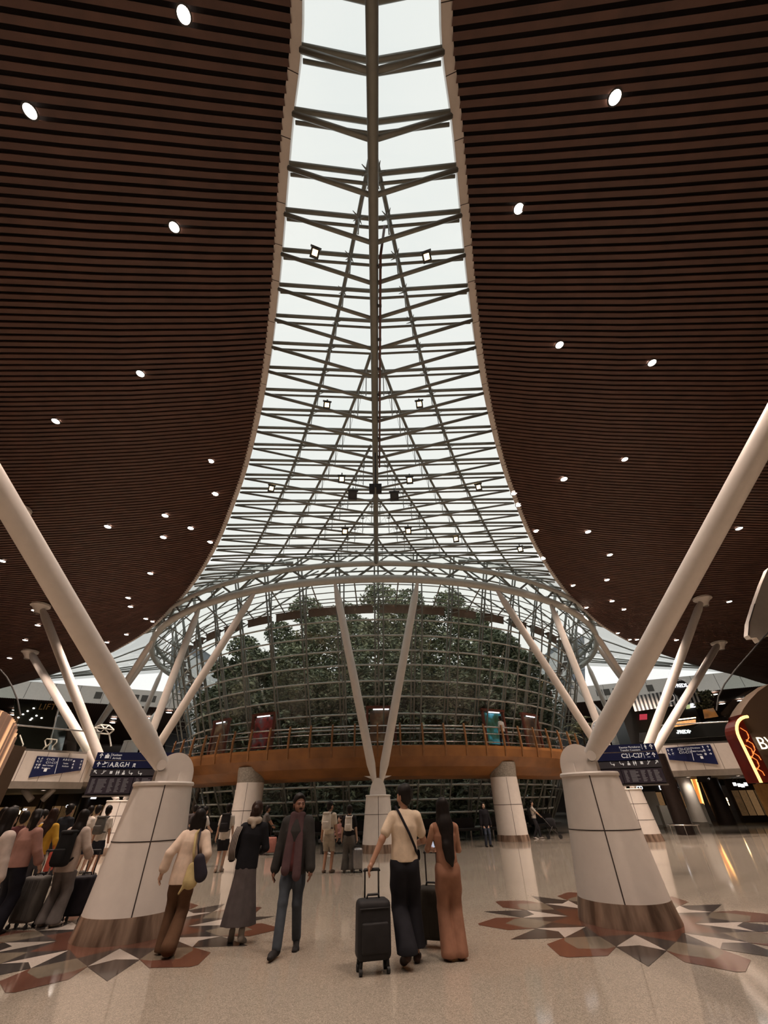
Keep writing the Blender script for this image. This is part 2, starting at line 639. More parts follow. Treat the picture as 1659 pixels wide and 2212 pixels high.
# ------------------------------------------------------------------ glass drum
drum = empty('window_1', (0, 40.5, 0))
structure(drum, 'tall curved glass drum wall around the indoor garden')
def P(ang, r, z):
    return Vector((r * sin(ang), DC.y - r * cos(ang), z))
A0, A1 = radians(-112), radians(112)
ARC = [A0 + (A1 - A0) * i / 96 for i in range(97)]
LOW_Z, UP_Z = 12.05, 13.0
mb = MB(); mb.tube([P(a, RING, LOW_Z) for a in ARC], 0.23, 12); mb.build('lower_ring_chord', TUBE_PALE, drum, smooth=True)
mb = MB(); mb.tube([P(a, RING + 0.1, UP_Z) for a in ARC], 0.17, 12); mb.build('upper_ring_chord', TUBE_PALE, drum, smooth=True)
DM = 7.4
nb = int(112 / DM)
for k in range(-nb, nb):
    a, b = radians(k * DM), radians((k + 1) * DM)
    m_ = (a + b) / 2
    m2 = MB()
    m2.tube([P(a, RING + 0.1, UP_Z), P(m_, RING, LOW_Z)], 0.068, 6)
    m2.tube([P(m_, RING, LOW_Z), P(b, RING + 0.1, UP_Z)], 0.068, 6)
    m2.tube([P(a, RING, LOW_Z), P(m_, drum_r(13.4), 13.4)], 0.045, 6)
    m2.tube([P(m_, RING, LOW_Z), P(m_, drum_r(11.2), 11.2)], 0.04, 6)
    m2.tube([P(a, RING + 0.1, UP_Z), P(m_, drum_r(14.4), 14.4)], 0.05, 6)
    m2.tube([P(b, RING + 0.1, UP_Z), P(m_, drum_r(14.4), 14.4)], 0.05, 6)
    m2.build('ring_brace', TUBE_DARK, drum, smooth=True)
TOPZ = 14.3
for k in range(-nb, nb + 1):
    a = radians(k * DM)
    m2 = MB()
    for da in (-0.006, 0.006):
        m2.tube([P(a + da, drum_r(z), z) for z in (0, TOPZ)], 0.055, 6)
    # bowed inner chord with its ties
    zz = [0.3, 2.2, 4.4, 6.6, 8.8, 11.0, 12.8]
    bow = [0.1, 0.75, 1.05, 1.15, 1.05, 0.75, 0.15]
    sgn = 0.022
    pts = [P(a + sgn, drum_r(z) + bw * 0.62, z) for z, bw in zip(zz, bow)]
    m2.tube(pts, 0.045, 6)
    for q, z in zip(pts[1:-1], zz[1:-1]):
        m2.tube([q, P(a, drum_r(z), z)], 0.03, 5)
        m2.tube([q, P(a, drum_r(z + 1.1), z + 1.1)], 0.02, 5)
    m2.build('mullion', TUBE_DARK, drum, smooth=True)
ZT = [0.45, 1.15, 1.75, 2.4, 3.3, 4.2, 5.0, 5.73, 6.57, 7.35, 8.17, 8.91, 9.69, 10.52, 11.35, 11.55, 11.75, 12.1, 12.45, 13.2, 14.3]
ARC2 = [A0 + (A1 - A0) * i / (2 * nb) for i in range(2 * nb + 1)]
for z in ZT:
    m2 = MB()
    m2.tube([P(a, drum_r(z) + 0.03, z) for a in ARC], 0.05 if z < 11.2 or z > 12.6 else 0.03, 6)
    m2.build('transom', TUBE_PALE if z < 11 else TUBE_DARK, drum, smooth=True)
mb = MB()
mb.strip([P(a, drum_r(0) - 0.05, 0) for a in ARC], [P(a, drum_r(TOPZ) - 0.05, TOPZ) for a in ARC])
mb.build('glass_pane', GLASS_D, drum, smooth=True)
# brown sun louvres outside the glass
LOUV = mat('brown_louvre', (0.27, 0.20, 0.17), 0.6)
for k in range(-nb, nb):
    a, b = radians(k * DM + 0.7), radians((k + 1) * DM - 0.7)
    m2 = MB()
    m2.strip([P(a + (b - a) * i / 4, 17.45, 11.0) for i in range(5)], [P(a + (b - a) * i / 4, 17.55, 11.42) for i in range(5)])
    m2.strip([P(a + (b - a) * i / 4, 17.25, 11.42) for i in range(5)], [P(a + (b - a) * i / 4, 17.7, 11.43) for i in range(5)])
    m2.build('louvre', LOUV, drum)
# ------------------------------------------------------------------ piers and struts
def cone_pier(root, c, rb, rt, h, band=0.28, facing=-pi / 2, joints=(0.52,)):
    x, y = c
    m1 = MB()
    rr = lambda z: rb + (rt - rb) * z / h
    m1.lathe([(rr(band), band), (rt, h - 0.02)], (x, y, 0), 48)
    clad = m1.build('cladding', WHITE, root, smooth=True)
    m1 = MB()
    for j in joints:
        z = band + (h - band) * j
        m1.lathe([(rr(z) + 0.004, z - 0.008), (rr(z) + 0.004, z + 0.008)], (x, y, 0), 48)
    for k in range(4):
        a = facing + k * pi / 2
        t = 0.009
        for z0, z1 in ((band, h - 0.03),):
            q = [Vector((x + (rr(z) + 0.004) * cos(a + s_ * t / rr(z)), y + (rr(z) + 0.004) * sin(a + s_ * t / rr(z)), z)) for z in (z0, z1) for s_ in (-1, 1)]
            m1.add(q, [(0, 1, 3, 2)])
    m1.build('panel_joint', GROOVE, clad)
    m1 = MB()
    m1.lathe([(rb + 0.035, 0.0), (rb + 0.03, 0.03), (rr(band) + 0.006, band), (rr(band) - 0.03, band + 0.004)], (x, y, 0), 48)
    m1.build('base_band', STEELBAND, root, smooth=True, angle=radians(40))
    m1 = MB()
    m1.lathe([(0, h - 0.035), (rt + 0.025, h - 0.035), (rt + 0.03, h), (rt + 0.01, h + 0.025), (0, h + 0.025)], (x, y, 0), 48)
    m1.build('top_plate', WHITE, root, smooth=True, angle=radians(40))
def strut_mesh(p0, p1, r, taper0=0.5, taper1=0.5, rmin=0.5):
    p0, p1 = Vector(p0), Vector(p1)
    L = (p1 - p0).length
    d = (p1 - p0) / L
    m1 = MB()
    pts = [p0, p0 + d * taper0, p0 + d * L * 0.5, p1 - d * taper1, p1]
    m1.tube(pts, [r * rmin, r, r * 1.04, r, r * rmin], 28)
    return m1
def ceiling_cap(root, p, r=0.52):
    m1 = MB()
    m1.lathe([(0.16, -0.5), (0.2, -0.34), (r * 0.75, -0.12), (r, -0.06), (r, 0.05), (0, 0.05)], p, 28)
    m1.build('ceiling_cap', WHITE, root, smooth=True, angle=radians(50))

PT = 2.0
for side, nm in ((-1, 'left'), (1, 'right')):
    cx, cyy = PIER[0] if side < 0 else PIER[1]
    root = empty('strut_pier', (cx, cyy, 0))
    tag(root, ('white conical pier on the %s floor star, single thick strut rising to the ceiling' % nm), 'column', 'two big foreground strut piers')
    cone_pier(root, (cx, cyy), 0.745, 0.51, PT, 0.28, facing=atan2(-0.9, -0.42 if side > 0 else 0.42) + (0.02))
    piv = Vector((cx - side * 0.10, cyy - 0.05, PT + 0.36))
    # bracket: blocks, two round gusset plates and a pin
    m1 = MB()
    ax = (Vector((side, 0, 0)) * 0.9 + Vector((0, -0.43, 0))).normalized()     # across-plate direction in plan
    nrm = Vector((-ax.y, ax.x, 0))
    Mr = Matrix((ax, nrm, Vector((0, 0, 1)))).transposed()
    base = Vector((cx, cyy, PT + 0.025))
    inw = -1.0           # towards the middle of the hall
    for w in (0.10, 0.2):
        pl = []
        for k in range(29):
            t = pi * k / 28
            pl.append(base + ax * (inw * 0.13 + 0.36 * cos(t)) + nrm * side * (w - 0.025) + Vector((0, 0, 0.1 + 0.40 * sin(t))))
        pl += [base + ax * (inw * 0.13 - 0.36) + nrm * side * (w - 0.025), base + ax * (inw * 0.13 + 0.36) + nrm * side * (w - 0.025)]
        m1.prism(pl, nrm * side * 0.05)
    for k_ in (-0.32, 0.08):
        m1.box(base + nrm * side * -0.12 + ax * k_ + Vector((0, 0, 0.08)), (0.2, 0.26, 0.16), M=Mr)
    br = m1.build('bracket', WHITE, root)
    m1 = MB()
    pc = base + ax * 0.14 + Vector((0, 0, 0.26)) - nrm * side * 0.10
    m1.tube([pc - nrm * side * 0.20, pc + nrm * side * 0.28], 0.085, 20)
    m1.build('hinge_pin', WHITE, br, smooth=True, angle=radians(40))
    dq = ray(1655, 938)
    q1 = CAMP + dq * (6.9 / dq.dot(_f))
    q0 = Vector((PIER[1][0] + 0.1, 9.15, PT + 0.3))
    tt = 1.0
    while (q0 + (q1 - q0) * tt).z < ceil_z((q0 + (q1 - q0) * tt).x, (q0 + (q1 - q0) * tt).y):
        tt += 0.01
    q1 = q0 + (q1 - q0) * tt
    tops = [Vector((side * q1.x, q1.y, q1.z + 0.05)), at_ceiling(*((38, 1100) if side < 0 else (1570, 1094)))]
    for q in tops:
        p0 = pc + Vector((0, 0, 0.02))
        m1 = strut_mesh(p0, q, 0.185 if q is tops[0] else 0.15, 0.6, 0.6, 0.72)
        m1.build('strut', WHITE, root, smooth=True, angle=radians(50))
        ceiling_cap(root, q)

def ringP(deg, r=RING, z=LOW_Z - 0.1):
    return P(radians(deg), r, z)
# centre V
root = empty('strut_pier', (0, 21.35, 0))
tag(root, 'white conical pier in the centre carrying a slender white V of two struts', 'column')
cone_pier(root, (0, 21.35), 0.69, 0.53, 1.9, 0.27, facing=-pi / 2 + 0.02, joints=(0.6,))
m1 = MB()
for w in (-0.12, 0.12):
    pl = [(0.36 * cos(pi * k / 20), 21.35 + w - 0.03, 1.92 + 0.62 * sin(pi * k / 20)) for k in range(21)]
    m1.prism(pl, (0, 0.06, 0))
m1.build('bracket', WHITE, root)
for s_ in (-1, 1):
    m1 = strut_mesh((s_ * 0.10, 21.35, 2.2), ringP(s_ * 6.9), 0.2, 0.9, 1.1, 0.35)
    m1.build('strut', WHITE, root, smooth=True, angle=radians(50))
    m1 = MB()
    m1.prism([(s_ * 0.12, 21.3, 2.45), (s_ * 0.62, 21.3, 2.62), (s_ * 0.12, 21.3, 2.62)], (0, 0.1, 0))
    m1.build('fin_plate', WHITE, root)
# second piers with four struts
for side, nm in ((-1, 'left'), (1, 'right')):
    c = (side * 12.35, 23.5)
    root = empty('strut_pier', (c[0], c[1], 0))
    tag(root, ('white conical pier behind the %s flight sign with four spreading struts' % nm), 'column', 'four-strut piers beside the drum')
    cone_pier(root, c, 0.78, 0.55, 1.95, 0.27, facing=-pi / 2 - side * 0.5, joints=(0.3, 0.66))
    for q, r in ((ringP(side * 21.4), 0.2), (ringP(side * 34.7), 0.2), (at_ceiling(*((88, 1308) if side < 0 else (1517, 1293))), 0.211), (at_ceiling(*((65, 1408) if side < 0 else (1553, 1389))), 0.211)):
        d = (q - Vector((c[0], c[1], 2.0)))
        d.z = 0
        d.normalize()
        m1 = strut_mesh((c[0] + d.x * 0.22, c[1] + d.y * 0.22, 2.0), q, r, 0.9, 0.9, 0.4)
        m1.build('strut', WHITE, root, smooth=True, angle=radians(50))
        if r > 0.205:
            ceiling_cap(root, q)
# far side piers of the ring
for side, nm in ((-1, 'left'), (1, 'right')):
    pv = at_y(203, 1580, 39.5)
    pv = Vector((side * abs(pv.x), 39.5, pv.z))
    root = empty('strut_pier', (pv.x, pv.y, 0))
    tag(root, ('distant white pier on the %s upper level, struts fanning to the ring' % nm), 'column', 'distant ring piers')
    cone_pier(root, (pv.x, pv.y), 0.8, 0.5, pv.z, 0.27, facing=0)
    for q, r in ((ringP(side * 58), 0.22), (ringP(side * 68), 0.2)):
        strut_mesh((pv.x, pv.y, pv.z), q, r, 0.9, 0.9, 0.4).build('strut', WHITE, root, smooth=True)
    c = (side * 21.6, 40.0)
    root = empty('strut_pier', (c[0], c[1], 0))
    tag(root, ('tall white pier rising through the %s upper level beside the drum' % nm), 'column', 'tall piers beside the drum')
    cone_pier(root, c, 1.05, 0.62, 6.4, 0.27, facing=0, joints=(0.3, 0.6, 0.85))
    for q in (ringP(side * 83), ringP(side * 97)):
        strut_mesh((c[0], c[1], 6.4), q, 0.2, 0.9, 0.9, 0.4).build('strut', WHITE, root, smooth=True)
# round columns under the footbridge
CAPM = mat('grey_mesh_collar', (0.30, 0.27, 0.23), 0.6, var=0.3, scale=14)
for side, nm in ((-1, 'left'), (1, 'right')):
    c = (side * 6.73, 25.3)
    root = empty('bridge_column', (c[0], c[1], 0))
    tag(root, ('round white column under the %s half of the orange footbridge' % nm), 'column', 'columns under the footbridge')
    m1 = MB(); m1.lathe([(0.75, 0.25), (0.70, 2.62)], (c[0], c[1], 0), 40)
    sh = m1.build('shaft', WHITE, root, smooth=True)
    m1 = MB()
    for z in (1.45,):
        m1.lathe([(0.729, z - 0.01), (0.729, z + 0.01)], (c[0], c[1], 0), 40)
    for k in range(4):
        a = -pi / 2 + k * pi / 2 - side * 0.05
        m1.add([Vector((c[0] + r * cos(a + s_), c[1] + r * sin(a + s_), z)) for r, z in ((0.754, 0.25), (0.704, 2.6)) for s_ in (-0.012, 0.012)], [(0, 1, 3, 2)])
    m1.build('panel_joint', GROOVE, sh)
    m1 = MB(); m1.lathe([(0.80, 0), (0.77, 0.25), (0.73, 0.255)], (c[0], c[1], 0), 40)
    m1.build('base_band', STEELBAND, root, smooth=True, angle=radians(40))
    m1 = MB(); m1.lathe([(0.69, 2.6), (0.76, 3.28), (0.6, 3.28)], (c[0], c[1], 0), 40)
    m1.build('collar', CAPM, root, smooth=True, angle=radians(40))

# ------------------------------------------------------------------ curved timber footbridge
bridge = empty('footbridge', (0, 23.0, 0))
tag(bridge, 'curved orange timber footbridge wrapping the front of the glass drum', 'bridge')
BA = radians(48)
BARC = [-BA + 2 * BA * i / 60 for i in range(61)]
prof = [(17.15, 4.0), (17.5, 3.98), (17.52, 3.85), (17.45, 3.5), (17.1, 3.08), (16.4, 2.72), (15.6, 2.62), (15.05, 2.62)]
mb = MB()
for (r0, z0), (r1, z1) in zip(prof[:-1], prof[1:]):
    mb.strip([P(a, r0, z0) for a in BARC], [P(a, r1, z1) for a in BARC])
mb.build('timber_fascia', WOOD, bridge, smooth=True)
mb = MB()
mb.strip([P(a, 15.05, 3.95) for a in BARC], [P(a, 17.3, 3.95) for a in BARC])
mb.strip([P(a, 15.05, 3.95) for a in BARC], [P(a, 15.05, 2.62) for a in BARC])
mb.build('deck', mat('deck_board', (0.25, 0.14, 0.07), 0.6), bridge)
NPOST = 25
for i in range(NPOST):
    a = -BA + 2 * BA * (i + 0.5) / NPOST
    t = Vector((cos(a), sin(a), 0)) * 0.042
    prf = [(17.50, 3.5), (17.57, 3.98), (17.56, 4.5), (17.50, 4.97), (17.45, 5.0), (17.43, 4.9), (17.46, 4.45), (17.46, 3.98), (17.42, 3.6)]
    m1 = MB()
    m1.prism([P(a, r, z) - t for r, z in prf], t * 2)
    m1.build('rail_post', WOODPOST, bridge)
for z, r in ((4.88, 0.035), (4.55, 0.022), (4.15, 0.022)):
    m1 = MB(); m1.tube([P(a, 17.36, z) for a in BARC], r, 8); m1.build('handrail', SILVER, bridge, smooth=True)

# ------------------------------------------------------------------ upper levels left and right
class Pl:
    """an upright plane through two plan points; unprojects photo pixels onto it"""
    def __init__(s, A, B):
        s.A, s.B = Vector((A[0], A[1], 0)), Vector((B[0], B[1], 0))
        s.u = (s.B - s.A).normalized()
        s.n = Vector((s.u.y, -s.u.x, 0))
        s.rz = atan2(s.u.y, s.u.x)
    def at(s, px, py, off=0.0):
        d = ray(px, py)
        t = (s.A + s.n * off - CAMP).dot(s.n) / d.dot(s.n)
        return CAMP + d * t
    def cap(s, px, py, hp):
        return abs(s.at(px, py).z - s.at(px, py + hp).z)
def plane_text(pl, px, py, body, cap_px, m, parent, align='LEFT', off=0.03, spacing=1.0, bold=0.0, name='lettering'):
    return text(body, pl.at(px, py, off), pl.cap(px, py, cap_px) / 0.7, m, parent, pl.rz, align, name, 0.003, spacing=spacing, bold=bold)
ICONS = {
    'up': [[(-.08, -.5), (.08, -.5), (.08, .1), (-.08, .1)], [(-.4, .05), (-.28, -.07), (0, .26), (.28, -.07), (.4, .05), (0, .5)]],
    'ne': [[(-.4, -.3), (-.3, -.42), (.22, .1), (.1, .22)], [(-.1, .42), (-.1, .28), (.26, .28), (.26, -.1), (.42, -.1), (.42, .42)]],
    'nw': [[(.4, -.3), (.3, -.42), (-.22, .1), (-.1, .22)], [(.1, .42), (.1, .28), (-.26, .28), (-.26, -.1), (-.42, -.1), (-.42, .42)]],
    'right': [[(-.5, -.08), (.1, -.08), (.1, .08), (-.5, .08)], [(.05, .4), (-.07, .28), (.26, 0), (-.07, -.28), (.05, -.4), (.5, 0)]],
    'plane': [[(-.5, .0), (-.38, .03), (-.28, -.1), (.4, .22), (.5, .3), (.44, .36), (.3, .34), (-.32, .06), (-.44, .14)], [(-.05, .1), (.18, .2), (-.1, .5), (-.2, .48)], [(-.3, -.42), (.3, -.42), (.3, -.34), (-.3, -.34)]],
    'man': [[(-.1, .3), (.1, .3), (.1, .5), (-.1, .5)], [(-.22, .25), (.22, .25), (.22, -.1), (.12, -.1), (.1, -.5), (.02, -.5), (0, -.15), (-.02, -.5), (-.1, -.5), (-.12, -.1), (-.22, -.1)]],
    'bag': [[(-.4, -.4), (.4, -.4), (.4, .2), (-.4, .2)], [(-.15, .25), (.15, .25), (.15, .42), (-.15, .42)]],
    'bus': [[(-.32, -.3), (.32, -.3), (.32, -.05), (-.32, -.05)], [(-.32, .1), (.32, .1), (.28, .42), (-.28, .42)], [(-.4, -.5), (-.25, -.5), (-.15, -.35), (-.3, -.35)], [(.25, -.5), (.4, -.5), (.3, -.35), (.15, -.35)]],
    'pair': [[(-.3, .35), (-.18, .35), (-.18, .5), (-.3, .5)], [(-.38, .3), (-.1, .3), (-.1, -.1), (-.18, -.5), (-.3, -.5), (-.38, -.1)], [(.18, .35), (.3, .35), (.3, .5), (.18, .5)], [(.1, .3), (.38, .3), (.45, -.15), (.3, -.15), (.3, -.5), (.18, -.5), (.18, -.15), (.03, -.15)]],
    'info': [[(-.14, .2), (.14, .2), (.14, .46), (-.14, .46)], [(-.34, -.4), (.34, -.4), (.3, .0), (.12, .12), (-.12, .12), (-.3, 0)]],
    'seat': [[(-.5, .3), (-.36, .3), (-.2, -.05), (.1, -.05), (.1, .05), (.5, .05), (.5, -.1), (.3, -.45), (.2, -.45), (.2, -.15), (-.28, -.15)], [(-.45, .36), (-.3, .36), (-.3, .5), (-.45, .5)]],
    'step': [[(-.5, -.4), (-.2, -.4), (.3, .2), (.5, .2), (.5, .32), (.22, .32), (-.26, -.28), (-.5, -.28)], [(-.2, .0), (-.1, .0), (.0, .3), (-.1, .3)], [(-.12, .35), (0, .35), (0, .48), (-.12, .48)]],
    'box': [[(-.3, -.3), (.3, -.3), (.3, .3), (-.3, .3)]],
    'bar': [[(-.03, -.5), (.03, -.5), (.03, .5), (-.03, .5)]],
}
def icon(pl, kind, px, py, hp, m, parent, off=0.03):
    c = pl.at(px, py, off)
    h = pl.cap(px, py - hp / 2, hp)
    m1 = MB()
    for poly in ICONS[kind]:
        m1.prism([c + pl.u * (x * h) + Vector((0, 0, z * h)) for x, z in poly], pl.n * 0.004)
    return m1.build('pictogram', m, parent)
def flat_poly(pl, pix, th, name, m, parent=None, off=0.0):
    m1 = MB()
    m1.prism([pl.at(x, y, off) for x, y in pix], -pl.n * th)
    return m1.build(name, m, parent)

SOFFIT = mat('grey_slab_edge', (0.24, 0.21, 0.18), 0.7)
UPFLOOR = mat('upper_floor', (0.3, 0.25, 0.2), 0.4)
RAILG = glass_mat('balustrade_glass', (0.80, 0.86, 0.83), 0.06)
MEZ = {}
for side in (-1, 1):
    if side < 0:
        a, b = at_z(28, 1620, 4.0), at_z(202, 1630, 4.0)
    else:
        a, b = at_z(1425, 1611, 4.0), at_z(1640, 1601, 4.0)
    pl = Pl((a.x, a.y), (b.x, b.y))
    MEZ[side] = pl
    ext = pl.u * 16
    if side < 0:
        A, B = a - ext, b
        inner, far = B, A
    else:
        A, B = a, b + ext
        inner, far = A, B
    nm = 'left' if side < 0 else 'right'
    # wall band
    m1 = MB()
    dn = -pl.n
    for (p, q, z0, z1) in ((A, B, 2.78, 4.0),):
        m1.prism([Vector((p.x, p.y, z0)), Vector((q.x, q.y, z0)), Vector((q.x, q.y, z1)), Vector((p.x, p.y, z1))], dn * 0.25)
    wb = structure(m1.build('wall_upper_%s' % nm, WHITE), 'white panelled parapet of the %s upper level' % nm)
    m1 = MB()
    L = (B - A).length
    k = 0.0
    while k < L:
        p = A + pl.u * k + pl.n * 0.004
        m1.box((p.x, p.y, 3.39), (0.016, 0.006, 1.22), pl.rz)
        k += 0.92
    m1.build('panel_joint', GROOVE, wb)
    # slab and the return along the drum towards the footbridge
    e = P(side * BA, 17.6, 0)
    corner = Vector((inner.x, inner.y, 0))
    poly = [Vector((far.x, far.y, 0)), corner, e, P(side * radians(75), 17.8, 0), Vector((side * 17.6, 62, 0)), Vector((side * 44, 62, 0))]
    m1 = MB()
    shv = -pl.n * 0.3
    poly = [poly[0] + shv, poly[1] + shv] + poly[2:]
    m1.prism([p + Vector((0, 0, 2.62)) for p in poly], (0, 0, 0.5))
    m1.prism([Vector((A.x, A.y, 2.5)), Vector((B.x, B.y, 2.5)), Vector((B.x, B.y, 2.775)), Vector((A.x, A.y, 2.775))], -pl.n * 0.28)
    structure(m1.build('floor_upper_%s' % nm, [SOFFIT]), 'upper level slab on the %s' % nm)
    m1 = MB()
    r = (e - corner)
    m1.box((corner + e) / 2 + Vector((0, 0, 3.4)), (r.length, 0.2, 1.2), atan2(r.y, r.x))
    structure(m1.build('wall_return_%s' % nm, WHITE), 'short white parapet joining the %s upper level to the footbridge' % nm)
    # glass balustrade
    bal = empty('balustrade', (A.x, A.y, 4.0))
    tag(bal, 'clear glass balustrade with steel handrail above the %s white parapet' % nm, 'railing')
    m1 = MB()
    q0, q1 = A + dn * 0.12, B + dn * 0.12
    m1.add([(q0.x, q0.y, 4.0), (q1.x, q1.y, 4.0), (q1.x, q1.y, 5.0), (q0.x, q0.y, 5.0)], [(0, 1, 2, 3)])
    m1.build('glass_pane', RAILG, bal)
    m1 = MB(); m1.tube([(q0.x, q0.y, 5.04), (q1.x, q1.y, 5.04)], 0.035, 8); m1.build('handrail', SILVER, bal, smooth=True)
    m1 = MB(); m1.box(((q0 + q1) / 2 + Vector((0, 0, 4.05 - (q0.z + q1.z) / 2))), (L, 0.06, 0.1), pl.rz); m1.build('base_shoe', SILVER, bal)

# trapezoid wall signs on the parapets
def wall_sign(side):
    pl = MEZ[side]
    nm = 'left' if side < 0 else 'right'
    pix = [(81, 1633), (181, 1639), (175, 1664), (62, 1680)] if side < 0 else [(1438, 1616), (1534, 1607.6), (1552, 1651), (1446, 1641)]
    o = pl.at(*pix[0])
    root = empty('wall_sign', o)
    tag(root, 'navy trapezoid direction sign fixed to the %s white parapet' % nm, 'sign', 'trapezoid parapet signs')
    flat_poly(pl, pix[::-1] if True else pix, 0.05, 'sign_board', NAVY, root, 0.06)
    of = 0.075
    if side < 0:
        rows = [('C1-C6', 101, 1640), ('C11-C17', 99, 1647)]
        for s_, x, y in rows:
            plane_text(pl, x, y, s_, 4.6, SIGNWHITE, root, off=of)
        for i, (x, y) in enumerate(((85, 1639), (82, 1645), (79, 1652), (76, 1658))):
            icon(pl, 'nw' if i < 2 else 'up', x, y, 5, SIGNWHITE, root, of)
            icon(pl, 'plane' if i < 2 else 'pair', x + 6, y, 5, SIGNWHITE, root, of)
        plane_text(pl, 136, 1641, 'A B G H', 4.2, SIGNWHITE, root, off=of)
        for i, (x, y) in enumerate(((160, 1644), (158, 1651), (156, 1658))):
            icon(pl, ('bag', 'info', 'bus')[i], x, y, 5, SIGNWHITE, root, of)
            icon(pl, 'up', x + 16, y + 0.5, 5, SIGNWHITE, root, of)
        for x, y, s_ in ((92, 1653, 'Balai / Lounge'), (90, 1659, 'Pertukaran'), (136, 1649, 'Tandas'), (134, 1655, 'Ketibaan')):
            plane_text(pl, x, y, s_, 3.0, SIGNWHITE, root, off=of)
        icon(pl, 'box', 98, 1663.5, 11, SIGNWHITE, root, of)
        flat_poly(pl, [(126.5, 1637), (127.5, 1637), (118.5, 1671), (117.5, 1671)][::-1], 0.004, 'divider', SIGNWHITE, root, of)
    else:
        for s_, x, y in (('C21-C27', 1464, 1619), ('C11-C17', 1467, 1626)):
            plane_text(pl, x, y, s_, 5.2, SIGNWHITE, root, off=of)
        for i, (x, y) in enumerate(((1443, 1621), (1446, 1629))):
            icon(pl, 'up' if i == 0 else 'nw', x, y, 5.5, SIGNWHITE, root, of)
            icon(pl, 'plane', x + 8, y - 0.7, 5.5, SIGNWHITE, root, of)
        for i, (x, y) in enumerate(((1529, 1613), (1532, 1620), (1535, 1628))):
            icon(pl, ('up', 'right', 'right')[i], x, y, 6, SIGNWHITE, root, of)
            icon(pl, ('man', 'bus', 'pair')[i], x - 11, y + 0.7, 5.5, SIGNWHITE, root, of)
        for x, y, s_ in ((1494, 1616, 'Pertukaran'), (1496, 1623, 'Balai / Lounge'), (1505, 1630, 'Tandas')):
            plane_text(pl, x, y, s_, 3.0, SIGNWHITE, root, off=of)
        icon(pl, 'box', 1516, 1636, 10, SIGNWHITE, root, of)
        flat_poly(pl, [(1491, 1614), (1492, 1614), (1499.5, 1643), (1498.5, 1643)][::-1], 0.004, 'divider', SIGNWHITE, root, of)
wall_sign(-1)
wall_sign(1)

